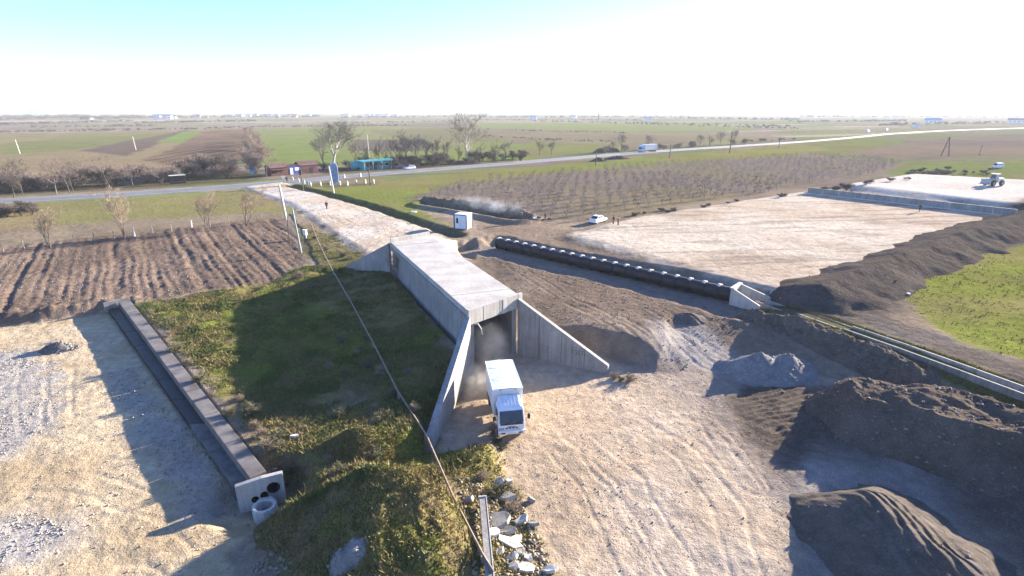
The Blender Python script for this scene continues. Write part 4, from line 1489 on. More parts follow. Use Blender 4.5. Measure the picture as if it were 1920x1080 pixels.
def spill_h(u, v, x, y):
    dx, dy = x - MOUND_C.x, y - MOUND_C.y
    mu, mv = (dx * math.cos(-0.30) + dy * math.sin(-0.30)) / 4.6, (-dx * math.sin(-0.30) + dy * math.cos(-0.30)) / 4.2
    d = np.hypot(u, v)
    return big_mound(mu, mv, x, y) + 0.20 + 0.10 * fbm(x, y, 0.6, 3, 399) - 0.55 * d ** 2


heap('gravel_spill', 'small pale gravel dump on the shaded side of the grassy mound', 'gravel', p, 1.25, 0.9, 0.4, spill_h, (.20, .195, .185), (1.0, 0, 0.8), 60, rough=0.05, seed=357)
p = gp(112, 655, 0.7)
heap('clod_pile', 'small dark clod pile standing in the left yard', 'soil pile', p, 1.5, 1.0, 0.2, cone(1.0, 0.75), (.13, .12, .11), (0.8, 0, 1.0), 50, rough=0.14, seed=361)
p = gp(1295, 598, 1.6)
heap('soil_pile', 'small dark soil pile right of the rutted ground', 'soil pile', p, 1.8, 1.1, 0.2, cone(1.0, 0.5), (.11, .095, .085), (0.5, 0, 1.0), 50, rough=0.10, seed=365)
for i, (px, py, w) in enumerate(((1122, 302, 5), (1155, 298, 8))):
    p = gp(px, py, 1.6)
    heap('roadside_heap', ('smaller dark heap on the verge below the lorry', 'larger dark heap on the verge below the lorry')[i], 'soil heap', p, w, 2.5, 0.2, dome(1.6), (.085, .075, .06), (0.3, 0.2, 1.0), 60, rough=0.3, seed=370 + i * 4)
for i, (px, py, w) in enumerate(((1125, 286, 5), (1150, 285, 7))):
    p = gp(px, py, 1.6)
    heap('field_heap', ('smaller dark heap in the field left of the lorry', 'larger dark heap in the field left of the lorry')[i], 'soil heap', p, w, 3, 0.2, dome(2.2), (.085, .075, .06), (0.3, 0.2, 1.0), 50, rough=0.3, seed=380 + i * 4)

# ================================================================ VEHICLES
WHITE = simple('white_paint', (.74, .75, .76), 0.35, var=0.05, scale=2, spec=0.5, coat=0.3)
OFFWHITE = simple('dusty_white_paint', (.66, .66, .64), 0.5, var=0.10, scale=1.5)
TYRE = simple('tyre_rubber', (.035, .034, .033), 0.85, var=0.3)
RIM = simple('dull_steel_rim', (.42, .42, .42), 0.45, metal=0.6)
BLACK = simple('black_plastic', (.028, .028, .03), 0.5, var=0.3)
STEEL = simple('grey_chassis_steel', (.12, .12, .12), 0.6, metal=0.3)
CHROME = simple('clear_lamp', (.62, .64, .66), 0.15, metal=0.5, var=0.05)
REDLAMP = simple('red_lamp', (.30, .015, .012), 0.3, var=0.1)


def glass_mat():
    m, nt, b = nodes_of('dark_glazing')
    f = noise_tex(nt, 1.2, 3)
    nt.links.new(ramp(nt, f, [(0.3, (.012, .016, .022)), (0.7, (.035, .042, .05))]), b.inputs['Base Color'])
    b.inputs['Roughness'].default_value = 0.08
    b.inputs['Specular IOR Level'].default_value = 0.6
    return m


GLASS = glass_mat()


def tarp_mat():
    m, nt, b = nodes_of('white_tarpaulin')
    tc = nt.nodes.new('ShaderNodeTexCoord')
    tc.name = 'TC'
    f = noise_tex(nt, 1.4, 5, 0.6, tc.outputs['Object'])
    nt.links.new(ramp(nt, f, [(0.3, (.46, .53, .60)), (0.7, (.58, .64, .70))]), b.inputs['Base Color'])
    mp = N(nt, 'ShaderNodeMapping')
    mp.inputs['Scale'].default_value = (1.1, 0.35, 1)
    mp.inputs['Rotation'].default_value = (0, 0, 0.5)
    nt.links.new(tc.outputs['Object'], mp.inputs['Vector'])
    w = noise_tex(nt, 2.2, 3, 0.5, mp.outputs[0], 1.2)
    b.inputs['Roughness'].default_value = 0.5
    bumpn(nt, b, w, 0.6, 0.12)
    return m


TARP = tarp_mat()


def panel(bm, pts, off):
    """flat panel through pts lifted off a surface, with a little thickness towards the inside"""
    p = [Vector(q) for q in pts]
    n = (p[1] - p[0]).cross(p[-1] - p[0]).normalized() * off
    prism(bm, [q - n * 0.6 for q in p], [q + n for q in p])


def build_truck():
    NL, NR, FL, FR = gp(925.7, 732.6, 3.05), gp(978.7, 727, 3.05), gp(910, 679.4, 3.05), gp(960.2, 673.9, 3.05)
    fr, re = (NL + NR) / 2, (FL + FR) / 2
    h = fr - re
    ang = math.atan2(h.y, h.x)
    bl, bw = h.length, 2.12
    t = thing('box_truck', 'white box truck with tarpaulin roof driving out of the concrete underpass', 'truck', (fr.x, fr.y, tz(fr.x, fr.y) + 0.02), ang)
    # cargo box
    bm = bmesh.new()
    box(bm, (-bl / 2, 0, 1.98), (bl, bw, 2.08))
    cb = fin(bm, 'cargo_box', OFFWHITE, t, 0.03)
    bm = bmesh.new()
    nx, ny = 14, 8
    vs = [[bm.verts.new((-bl * i / nx - 0.0 + (0.02 if i == 0 else (-0.02 if i == nx else 0)), -bw / 2 - 0.02 + (bw + 0.04) * j / ny,
                         3.03 + 0.05 * math.sin(PI * j / ny) + (random.uniform(-.012, .012) if 0 < i < nx and 0 < j < ny else 0))) for j in range(ny + 1)] for i in range(nx + 1)]
    for i in range(nx):
        for j in range(ny):
            bm.faces.new([vs[i][j], vs[i + 1][j], vs[i + 1][j + 1], vs[i][j + 1]])
    fin(bm, 'roof_tarpaulin', TARP, cb, smooth=True)
    for s in (-1, 1):
        bm = bmesh.new()
        box(bm, (-bl / 2, s * (bw / 2 + 0.015), 3.0), (bl + 0.04, 0.05, 0.09))
        fin(bm, 'roof_rail', WHITE, cb)
        bm = bmesh.new()
        box(bm, (0.012, s * (bw / 2 - 0.03), 1.98), (0.05, 0.07, 2.06))
        fin(bm, 'corner_post', WHITE, cb)
        bm = bmesh.new()
        for k in range(7):
            box(bm, (-bl * (k + 0.5) / 7, s * (bw / 2 + 0.012), 1.9), (0.05, 0.03, 1.75))
        fin(bm, 'side_ribs', WHITE, cb)
    bm = bmesh.new()
    box(bm, (0.02, 0, 2.98), (0.06, bw + 0.05, 0.10))
    fin(bm, 'front_rail', WHITE, cb)
    # cab
    prof = [(0.10, 0.62), (1.66, 0.60), (1.72, 0.98), (1.66, 1.22), (1.30, 2.06), (1.12, 2.18), (0.12, 2.20)]
    rings = []
    for y, k in ((-0.95, 0.97), (-0.93, 1.0), (0.93, 1.0), (0.95, 0.97)):
        rings.append([(0.85 + (x - 0.85) * k, y * (1.0 if z < 1.25 else 0.95), 1.35 + (z - 1.35) * k) for x, z in prof])
    bm = bmesh.new()
    loft(bm, rings)
    cab = fin(bm, 'cab', WHITE, t, 0.035)
    bm = bmesh.new()
    panel(bm, [(1.665, -0.84, 1.28), (1.665, 0.84, 1.28), (1.34, 0.80, 2.04), (1.34, -0.80, 2.04)], 0.016)
    fin(bm, 'windscreen', GLASS, cab)
    bm = bmesh.new()
    panel(bm, [(1.705, -0.80, 1.14), (1.705, 0.80, 1.14), (1.675, 0.80, 1.26), (1.675, -0.80, 1.26)], 0.02)
    fin(bm, 'wiper_panel', BLACK, cab)
    for s in (-1, 1):
        bm = bmesh.new()
        y0, y1 = s * 0.958, s * 0.912
        pts = [(0.55, y0, 1.32), (1.50, y0, 1.32), (1.24, y1, 1.98), (0.55, y1, 1.98)]
        panel(bm, pts if s < 0 else pts[::-1], 0.012)
        fin(bm, 'side_window', GLASS, cab)
        bm = bmesh.new()
        box(bm, (1.00, s * 0.972, 1.2), (0.16, 0.03, 0.035))
        fin(bm, 'door_handle', BLACK, cab)
        bm = bmesh.new()
        tube(bm, [(1.45, s * 0.93, 1.95), (1.62, s * 1.20, 1.98), (1.62, s * 1.20, 1.55)], 0.018, 6)
        ma = fin(bm, 'mirror_arm', BLACK, cab)
        bm = bmesh.new()
        box(bm, (1.63, s * 1.22, 1.68), (0.06, 0.20, 0.36))
        fin(bm, 'mirror', BLACK, cab, 0.015)
        bm = bmesh.new()
        panel(bm, [(1.742, s * 0.72 - 0.19, 0.80), (1.742, s * 0.72 + 0.19, 0.80), (1.745, s * 0.72 + 0.19, 0.98), (1.745, s * 0.72 - 0.19, 0.98)], 0.02)
        fin(bm, 'headlight', CHROME, cab)
    for y0 in (-0.45, 0.25):
        bm = bmesh.new()
        tube(bm, [(1.70, y0, 1.22), (1.695, y0 + 0.30, 1.33), (1.60, y0 + 0.42, 1.52)], 0.014, 5)
        fin(bm, 'wiper', BLACK, cab)
    bm = bmesh.new()
    panel(bm, [(1.742, -0.30, 0.985), (1.742, 0.30, 0.985), (1.735, 0.30, 1.03), (1.735, -0.30, 1.03)], 0.012)
    fin(bm, 'badge_strip', STEEL, cab)
    for s in (-1, 1):
        bm = bmesh.new()
        for x, z0, z1 in ((0.50, 0.72, 2.02), (1.54, 0.72, 1.30)):
            box(bm, (x, s * 0.955, (z0 + z1) / 2), (0.018, 0.014, z1 - z0))
        fin(bm, 'door_seam', BLACK, cab)
        bm = bmesh.new()
        box(bm, (-1.9, s * 0.98, 0.86), (2.0, 0.04, 0.30))
        fin(bm, 'side_guard', STEEL, t)
        bm = bmesh.new()
        box(bm, (0.06, s * 0.55, 3.0), (0.04, 0.12, 0.06))
        fin(bm, 'marker_lamp', simple('amber_lamp', (.5, .2, .02), .3), cb)
    bm = bmesh.new()
    for k in (-0.36, -0.12, 0.12, 0.36):
        box(bm, (1.735, k, 0.90), (0.05, 0.18, 0.08))
    fin(bm, 'grille', BLACK, cab, 0.01)
    bm = bmesh.new()
    box(bm, (1.74, 0, 0.60), (0.20, 1.94, 0.26))
    bp = fin(bm, 'bumper', WHITE, t, 0.04)
    bm = bmesh.new()
    box(bm, (1.845, 0, 0.60), (0.02, 0.52, 0.11))
    fin(bm, 'number_plate', OFFWHITE, bp)
    for s in (-1, 1):
        bm = bmesh.new()
        box(bm, (1.842, s * 0.62, 0.58), (0.02, 0.30, 0.10))
        fin(bm, 'bumper_slot', BLACK, bp)
    # ribbed roof deflector
    bm = bmesh.new()
    hexa(bm, [(0.14, -0.84, 2.19), (1.12, -0.80, 2.19), (1.12, 0.80, 2.19), (0.14, 0.84, 2.19), (0.14, -0.78, 2.62), (1.02, -0.74, 2.25), (1.02, 0.74, 2.25), (0.14, 0.78, 2.62)])
    df = fin(bm, 'roof_deflector', WHITE, t, 0.03)
    for k in range(6):
        y = -0.62 + k * 0.25
        bm = bmesh.new()
        hexa(bm, [(0.2, y - 0.035, 2.58), (1.0, y - 0.035, 2.25), (1.0, y + 0.035, 2.25), (0.2, y + 0.035, 2.58), (0.2, y - 0.03, 2.655), (1.0, y - 0.03, 2.31), (1.0, y + 0.03, 2.31), (0.2, y + 0.03, 2.655)])
        fin(bm, 'rib', WHITE, df)
    bm = bmesh.new()
    for s in (-1, 1):
        box(bm, (-1.6, s * 0.42, 0.80), (6.2, 0.10, 0.20))
    for k in (-4.2, -2.6, -0.8, 0.6):
        box(bm, (k, 0, 0.80), (0.10, 0.82, 0.12))
    fin(bm, 'chassis_frame', STEEL, t)
    bm = bmesh.new()
    box(bm, (-1.2, 0.78, 0.66), (0.9, 0.42, 0.42))
    fin(bm, 'fuel_tank', STEEL, t, 0.06)
    for s in (-1, 1):
        wheel(t, (1.0, s * 0.84, 0.40), 0.40, 0.24, TYRE, RIM)
        wheel(t, (-3.2, s * 0.92, 0.40), 0.40, 0.24, TYRE, RIM)
        wheel(t, (-3.2, s * 0.62, 0.40), 0.40, 0.24, TYRE, RIM)
        bm = bmesh.new()
        box(bm, (-3.75, s * 0.8, 0.62), (0.04, 0.5, 0.5))
        fin(bm, 'mudflap', BLACK, t)
    return t


build_truck()


def build_car(name, label, p, ang, paint, kind='saloon', group=None, s=1.0):
    """+X is forward"""
    t = thing(name, label, 'car', p, ang, group)
    t.scale = (s, s, s)
    # lower body
    if kind == 'van':
        secs = [(-2.2, .35, 1.0, .84), (-2.15, .28, 1.05, .88), (-1.0, .26, 1.06, .90), (1.2, .26, 1.05, .90), (1.9, .28, 1.0, .88), (2.25, .38, .80, .80)]
        cab = [(-2.18, .82), (-2.12, 1.88), (1.0, 1.90), (1.95, 1.02)]
    elif kind == 'wagon':
        secs = [(-2.2, .42, .78, .80), (-2.12, .26, .95, .85), (-1.0, .24, .96, .87), (0.9, .24, .93, .87), (1.85, .26, .80, .85), (2.15, .36, .62, .76)]
        cab = [(-2.1, .92), (-1.75, 1.44), (0.15, 1.48), (1.05, .92)]
    else:
        secs = [(-2.25, .42, .80, .80), (-2.15, .28, .96, .85), (-1.2, .25, .98, .87), (0.8, .24, .93, .87), (1.9, .26, .80, .85), (2.2, .36, .60, .76)]
        cab = [(-1.62, .95), (-1.02, 1.42), (0.12, 1.45), (0.98, .92)]
    bm = bmesh.new()
    rings = []
    for x, z0, z1, w in secs:
        rings.append([(x, -w, z0 + .08), (x, -w * .9, z0), (x, w * .9, z0), (x, w, z0 + .08), (x, w, (z0 + z1) / 2 + .08), (x, w * .93, z1 - .04), (x, w * .8, z1), (x, -w * .8, z1), (x, -w * .93, z1 - .04), (x, -w, (z0 + z1) / 2 + .08)])
    loft(bm, rings)
    body = fin(bm, 'body', paint, t, smooth=False)
    # cabin
    bm = bmesh.new()
    wb, wt = .80, .64
    lo = [(cab[0][0], cab[0][1]), (cab[3][0], cab[3][1])]
    a, b, c, d = cab
    hexa(bm, [(a[0], -wb, a[1] - .05), (d[0], -wb, d[1] - .05), (d[0], wb, d[1] - .05), (a[0], wb, a[1] - .05), (b[0], -wt, b[1]), (c[0], -wt, c[1]), (c[0], wt, c[1]), (b[0], wt, b[1])])
    rf = fin(bm, 'roof', paint, t, 0.03)
    def on(fx, fz, sy):
        x = (a[0] + (b[0] - a[0]) * fz) * (1 - fx) + (d[0] + (c[0] - d[0]) * fz) * fx
        z = (a[1] + (b[1] - a[1]) * fz) * (1 - fx) + (d[1] + (c[1] - d[1]) * fz) * fx
        return (x, sy * (wb + (wt - wb) * fz), z)
    for sy in (-1, 1):
        for f0, f1 in ((.10, .48), (.53, .90)):
            bm = bmesh.new()
            q = [on(f0, .18, sy), on(f1, .18, sy), on(f1, .88, sy), on(f0, .88, sy)]
            panel(bm, q if sy < 0 else q[::-1], .012)
            fin(bm, 'side_window', GLASS, rf)
    for fx, nm in ((1, 'windscreen'), (0, 'rear_window')):
        bm = bmesh.new()
        q = [on(fx, .12, -1), on(fx, .12, 1), on(fx, .90, 1), on(fx, .90, -1)]
        q = [(x, y * .88, z) for x, y, z in q]
        panel(bm, q if fx == 1 else q[::-1], .014)
        fin(bm, nm, GLASS, rf)
    for sx in (secs[0][0] + .75, secs[-1][0] - .85):
        for sy in (-1, 1):
            wheel(t, (sx, sy * .76, .31), .31, .20, TYRE, RIM)
    for sy in (-1, 1):
        bm = bmesh.new()
        box(bm, (secs[-1][0] - .07, sy * .60, .66), (.16, .32, .14))
        fin(bm, 'headlight', CHROME, body, .02)
        bm = bmesh.new()
        box(bm, (secs[0][0] + .05, sy * .62, .78), (.12, .26, .16))
        fin(bm, 'tail_light', REDLAMP, body, .02)
        bm = bmesh.new()
        box(bm, (.85, sy * .93, .98), (.12, .16, .12))
        fin(bm, 'mirror', paint, body, .02)
    return t


def heading(pa, pb, z=1.7):
    a, b = gp(*pa, z), gp(*pb, z)
    return math.atan2(b.y - a.y, b.x - a.x)


p = gpt(1121, 417)
build_car('saloon_car', 'white saloon car parked at the corner of the sand yard', p, heading((1112, 418.5), (1136, 411.5)), WHITE)
rdz = 1.78
road_ang = heading((800, 319), (1000, 303))
p = gp(768, 317.5, rdz)
build_car('estate_car', 'silver white estate car driving on the asphalt road below bare trees', p, road_ang + PI, simple('silver_paint', (.60, .63, .66), .3, var=.05, coat=.3), 'wagon')
p = gp(744, 316.5, rdz)
build_car('hatchback_car', 'dark car parked by the teal roadside shop', (p.x, p.y + 2.5, 1.66), road_ang + PI, simple('dark_blue_paint', (.025, .03, .05), .3, coat=.3), 'wagon')
p = gp(1870, 315, 1.6)
build_car('parked_van', 'white van parked on the grass beyond the far sand yard', p, R(200), WHITE, 'van')
for px, py, lab in ((1626, 248.5, 'first white van on the far stretch of road beyond the orchard'), (1661, 245.5, 'second white van farther along the road towards the right')):
    p = gp(px, py, rdz)
    build_car('distant_van', lab, (p.x, p.y, rdz), heading((1560, 262), (1700, 247.5)), WHITE, 'van', s=1.5)


def build_lorry():
    a, b = gp(1236, 283.5, rdz), gp(1190, 286.5, rdz)
    ang = math.atan2(b.y - a.y, b.x - a.x)
    c = a.lerp(b, 0.5)
    t = thing('articulated_lorry', 'white articulated lorry with blue cab on the asphalt road', 'lorry', (c.x, c.y, rdz), ang)
    bm = bmesh.new()
    box(bm, (-1.6, 0, 2.45), (9.6, 2.5, 2.7))
    tr = fin(bm, 'trailer_box', simple('trailer_cloth', (.60, .56, .57), .6, var=.1, scale=.8), t, .04)
    for x in (-6.35, 3.15):
        bm = bmesh.new()
        box(bm, (x, 0, 2.45), (.16, 2.56, 2.76))
        fin(bm, 'end_frame', WHITE, tr)
    bm = bmesh.new()
    box(bm, (-1.6, 0, 3.78), (9.7, 2.56, .16))
    fin(bm, 'top_rail', WHITE, tr)
    bm = bmesh.new()
    prof = [(3.75, .55), (6.0, .55), (6.05, 1.4), (5.75, 2.85), (5.2, 3.55), (3.9, 3.6)]
    loft(bm, [[(x, y, z) for x, z in prof] for y in (-1.2, 1.2)])
    cab = fin(bm, 'cab', simple('pale_blue_cab', (.45, .56, .66), .35, var=.1, coat=.3), t, .06)
    bm = bmesh.new()
    panel(bm, [(6.02, -1.08, 1.6), (6.02, 1.08, 1.6), (5.80, 1.02, 2.7), (5.80, -1.02, 2.7)], .03)
    fin(bm, 'windscreen', GLASS, cab)
    for s in (-1, 1):
        bm = bmesh.new()
        q = [(4.7, s * 1.205, 1.7), (5.75, s * 1.205, 1.7), (5.6, s * 1.205, 2.5), (4.7, s * 1.205, 2.5)]
        panel(bm, q if s < 0 else q[::-1], .02)
        fin(bm, 'side_window', GLASS, cab)
    bm = bmesh.new()
    box(bm, (-0.3, 0, .9), (11.0, .9, .3))
    fin(bm, 'chassis_frame', STEEL, t)
    bm = bmesh.new()
    box(bm, (5.9, 0, .72), (.4, 2.4, .5))
    fin(bm, 'bumper', simple('teal_bumper', (.10, .25, .30), .4), t, .05)
    for x in (5.2, 3.4, -3.2, -4.4, -5.4):
        for s in (-1, 1):
            wheel(t, (x, s * 1.05, .5), .5, .32, TYRE, RIM)


build_lorry()


def build_loader():
    p = gp(1862, 348, 3.2)
    t = thing('wheel_loader', 'dusty grey wheel loader with cab working on the far sand yard', 'loader', (p.x, p.y, tz(p.x, p.y)), R(196))
    LG = simple('dusty_machine_paint', (.33, .34, .33), .6, var=.25)
    YW = simple('pale_yellow_roof', (.70, .68, .50), .5)
    bm = bmesh.new()
    hexa(bm, [(-2.6, -.75, .9), (-.2, -.85, .9), (-.2, .85, .9), (-2.6, .75, .9), (-2.5, -.65, 2.0), (-.2, -.8, 2.15), (-.2, .8, 2.15), (-2.5, .65, 2.0)])
    fin(bm, 'engine_hood', OFFWHITE, t, .08)
    bm = bmesh.new()
    box(bm, (1.1, 0, 1.1), (2.4, .9, .6))
    fin(bm, 'front_frame', LG, t, .05)
    bm = bmesh.new()
    hexa(bm, [(-.5, -.75, 1.6), (.9, -.75, 1.6), (.9, .75, 1.6), (-.5, .75, 1.6), (-.4, -.65, 3.05), (.7, -.65, 3.05), (.7, .65, 3.05), (-.4, .65, 3.05)])
    cab = fin(bm, 'cab', LG, t, .04)
    for s in (-1, 1):
        bm = bmesh.new()
        q = [(-.35, s * .735, 2.0), (.75, s * .735, 2.0), (.62, s * .672, 2.9), (-.30, s * .672, 2.9)]
        panel(bm, q if s < 0 else q[::-1], .02)
        fin(bm, 'side_window', simple('pale_cab_glass', (.35, .38, .36), .1), cab)
    bm = bmesh.new()
    panel(bm, [(.86, -.6, 2.0), (.86, .6, 2.0), (.73, .55, 2.9), (.73, -.55, 2.9)], .03)
    fin(bm, 'windscreen', GLASS, cab)
    bm = bmesh.new()
    box(bm, (.15, 0, 3.13), (1.5, 1.6, .14))
    fin(bm, 'cab_roof', YW, cab, .03)
    for s in (-1, 1):
        bm = bmesh.new()
        tube(bm, [(.9, s * .5, 1.7), (2.2, s * .5, 1.9), (3.1, s * .5, 1.2)], [.16, .18, .12], 6)
        fin(bm, 'lift_arm', LG, t)
    bm = bmesh.new()
    prof = [(3.0, 1.9), (3.0, .7), (3.3, .45), (4.1, .5), (4.05, .6), (3.4, .65), (3.2, .85), (3.15, 1.9)]
    loft(bm, [[(x, y, z) for x, z in prof] for y in (-1.25, 1.25)])
    fin(bm, 'bucket', LG, t)
    for x in (-1.5, 1.6):
        for s in (-1, 1):
            wheel(t, (x, s * .95, .75), .75, .5, TYRE, LG)


build_loader()

# ================================================================ SITE CABIN, FIRE, PEOPLE
bp = gpt(869, 428.5)
sb = thing('site_cabin', 'small white site cabin with dark blue corner trim near the smoking trench', 'cabin', bp, R(-22))
PANEL_W = simple('white_sandwich_panel', (.62, .64, .68), .5, var=.04)
TRIM = simple('dark_blue_trim', (.03, .04, .09), .5)
W_, D_, H_ = 2.5, 2.3, 2.55
bm = bmesh.new()
box(bm, (0, 0, .18 + H_ / 2), (W_, D_, H_))
cw = fin(bm, 'wall_panels', PANEL_W, sb)
bm = bmesh.new()
box(bm, (0, 0, .18 + H_ + .05), (W_ + .06, D_ + .06, .09), taper=.94)
fin(bm, 'roof', WHITE, sb)
for sx in (-1, 1):
    for sy in (-1, 1):
        bm = bmesh.new()
        box(bm, (sx * W_ / 2, sy * D_ / 2, .18 + H_ / 2), (.17, .17, H_ + .02))
        fin(bm, 'corner_trim', TRIM, sb)
for sy in (-1, 1):
    bm = bmesh.new()
    box(bm, (0, sy * (D_ / 2 + .005), .18 + H_ - .06), (W_ - .18, .06, .13))
    fin(bm, 'top_trim', TRIM, sb)
for sx in (-1, 1):
    bm = bmesh.new()
    box(bm, (sx * (W_ / 2 + .005), 0, .18 + H_ - .06), (.06, D_ - .18, .13))
    fin(bm, 'top_trim', TRIM, sb)
bm = bmesh.new()
box(bm, (-.62, -D_ / 2 - .02, .18 + 1.06), (.86, .05, 2.06))
dr = fin(bm, 'door', WHITE, sb, .01)
bm = bmesh.new()
box(bm, (-.62, -D_ / 2 - .05, .18 + 1.48), (.44, .03, .98))
fin(bm, 'pane', GLASS, dr)
bm = bmesh.new()
box(bm, (-.28, -D_ / 2 - .06, .18 + 1.0), (.04, .05, .14))
fin(bm, 'handle', BLACK, dr)
bm = bmesh.new()
box(bm, (-W_ / 2 - .02, -.1, .18 + 1.55), (.05, 1.0, 1.0))
wf = fin(bm, 'window', WHITE, sb, .01)
for k in (-.26, .26):
    bm = bmesh.new()
    box(bm, (-W_ / 2 - .05, -.1 + k, .18 + 1.55), (.03, .42, .86))
    fin(bm, 'pane', simple('curtained_glass', (.42, .47, .53), .2), wf)
for sx in (-1, 1):
    for sy in (-1, 1):
        bm = bmesh.new()
        box(bm, (sx * .95, sy * .85, .02), (.4, .3, .34))
        fin(bm, 'support_block', CONC_DARK, sb)

# people: continuous skinned bodies, with jacket, trousers and hair as children
SKIN = simple('skin', (.45, .28, .20), .6, var=.05)
HAIR = simple('dark_hair', (.02, .016, .014), .7)


def skin_mesh(verts, edges, radii, root=0, levels=1):
    me = bpy.data.meshes.new('skel')
    me.from_pydata(verts, edges, [])
    o = bpy.data.objects.new('skel', me)
    COL.objects.link(o)
    mod = o.modifiers.new('skin', 'SKIN')
    mod.use_smooth_shade = True
    sv = me.skin_vertices[0].data
    for i, r in enumerate(radii):
        sv[i].radius = r if hasattr(r, '__len__') else (r, r)
        sv[i].use_root = (i == root)
    ss = o.modifiers.new('sub', 'SUBSURF')
    ss.levels = levels
    ss.render_levels = levels
    dg = bpy.context.evaluated_depsgraph_get()
    out = bpy.data.meshes.new_from_object(o.evaluated_get(dg))
    bpy.data.objects.remove(o)
    return out


def person_parts(pose):
    """facing +X, 1.72 m tall"""
    st = {'stand': 0.0, 'walk': 0.28}[pose]
    V, E, Rr = [], [], []

    def v(p, r, par=None):
        V.append(p)
        Rr.append(r)
        if par is not None:
            E.append((par, len(V) - 1))
        return len(V) - 1
    pel = v((0, 0, .93), (.13, .17))
    bel = v((.0, 0, 1.10), (.12, .16), pel)
    ch = v((.01, 0, 1.32), (.125, .185), bel)
    nk = v((.02, 0, 1.47), .062, ch)
    hd0 = v((.035, 0, 1.56), .085, nk)
    hd1 = v((.03, 0, 1.66), .095, hd0)
    arms, legs = [], []
    for s in (-1, 1):
        sw = st * s
        sh = v((.0, s * .20, 1.40), .065, ch)
        el = v((-.03 + sw * .5, s * .25, 1.13), .048, sh)
        wr = v((.10 + sw * .9, s * .23, .90), .034, el)
        ha = v((.14 + sw * .9, s * .22, .81), (.022, .042), wr)
        for q in range(4):
            v((.155 + sw * .9, s * (.195 + q * .017), .735 - (.012 if q in (1, 2) else 0)), .010, ha)
        v((.19 + sw * .9, s * .19, .80), .012, ha)
        arms.append((sh, el, wr))
        hip = v((0, s * .095, .86), .095, pel)
        kn = v((.04 - sw * .75, s * .105, .50), .062, hip)
        an = v((-.02 - sw * 1.35, s * .11, .10), .040, kn)
        to = v((.15 - sw * 1.35, s * .125, .045), (.045, .035), an)
        legs.append((hip, kn, an, to))
    return V, E, Rr, pel, ch, bel, nk, arms, legs


PERSON_CACHE = {}


def person(label, p, rz, pose='stand', jacket=(.03, .03, .035), trousers=(.02, .02, .025), h=1.72):
    if pose not in PERSON_CACHE:
        V, E, Rr, pel, ch, bel, nk, arms, legs = person_parts(pose)
        body = skin_mesh(V, E, Rr)
        # jacket: torso and sleeves a little wider
        JV, JE, JR = [V[pel], V[bel], V[ch], (V[nk][0], 0, 1.455)], [(0, 1), (1, 2), (2, 3)], [(.155, .195), (.15, .19), (.15, .205), .08]
        for sh, el, wr in arms:
            k = len(JV)
            JV += [V[sh], V[el], V[wr]]
            JE += [(2, k), (k, k + 1), (k + 1, k + 2)]
            JR += [.085, .066, .05]
        jac = skin_mesh(JV, JE, JR)
        TV, TE, TR = [(0, 0, .95)], [], [(.14, .18)]
        for hip, kn, an, to in legs:
            k = len(TV)
            TV += [V[hip], V[kn], V[an], V[to]]
            TE += [(0, k), (k, k + 1), (k + 1, k + 2), (k + 2, k + 3)]
            TR += [.112, .082, .066, (.056, .05)]
        tro = skin_mesh(TV, TE, TR)
        bm = bmesh.new()
        bmesh.ops.create_icosphere(bm, subdivisions=2, radius=.115, matrix=Matrix.Translation((.005, 0, 1.655)))
        for q in [q for q in bm.verts if q.co.z < 1.60 or (q.co.x > .075 and q.co.z < 1.70)]:
            q.co.x = min(q.co.x, .02)
            q.co.z = max(q.co.z, 1.58)
        hm = bpy.data.meshes.new('hair')
        bm.to_mesh(hm)
        bm.free()
        face = bmesh.new()
        for (x, y, z, s) in ((.128, 0, 1.60, (.04, .026, .045)), (.118, .035, 1.63, (.012, .024, .012)), (.118, -.035, 1.63, (.012, .024, .012)), (.118, 0, 1.555, (.012, .05, .012)), (.03, .098, 1.61, (.04, .02, .06)), (.03, -.098, 1.61, (.04, .02, .06))):
            box(face, (x, y, z), s)
        fm = bpy.data.meshes.new('face')
        face.to_mesh(fm)
        face.free()
        PERSON_CACHE[pose] = (body, jac, tro, hm, fm)
    body, jac, tro, hm, fm = PERSON_CACHE[pose]
    t = thing('person', label, 'person', p, rz)
    t.scale = (h / 1.75,) * 3
    for nm, me, mat in (('body', body, SKIN), ('jacket', jac, simple('cloth_%02d%02d%02d' % tuple(int(c * 99) for c in jacket), jacket, .85)),
                        ('trousers', tro, simple('cloth_%02d%02d%02d' % tuple(int(c * 99) for c in trousers), trousers, .85)), ('hair', hm, HAIR), ('face_features', fm, SKIN)):
        m2 = me.copy()
        m2.materials.clear()
        o = link(nm, m2, mat, t)
    return t


person('person in dark clothes walking along the pale dirt track', gpt(613, 392), R(-60), 'walk')
person('person in dark jacket standing nearest to the white saloon car', gpt(1150, 420), R(200), 'stand', (.05, .035, .028), (.12, .10, .09))
person('person in brown jacket standing right of the other by the car', gpt(1159, 422.5), R(150), 'stand', (.075, .045, .03))
person('person in dark brown clothes beside the rubble scraps right of the fire', gpt(1022, 413), R(190), 'stand', (.06, .035, .03))
person('person in black tending the smoking fire', gpt(978, 413), R(170), 'stand')
person('person in black standing behind the one at the fire', gpt(988, 410.5), R(200), 'walk')
person('person in dark clothes alone on the sand yard before the long wall', gpt(1723.5, 397), R(250), 'walk')
person('person in black standing at the road junction by the triangular sign', gpt(538.5, 341.5), R(-80), 'stand')

# ================================================================ ROADSIDE BUILDINGS AND SIGNS
def slab(parent, name, mat, c, s, rz=0.0, bevel=0.0, taper=1.0):
    bm = bmesh.new()
    box(bm, c, s, rz, taper)
    return fin(bm, name, mat, parent, bevel)


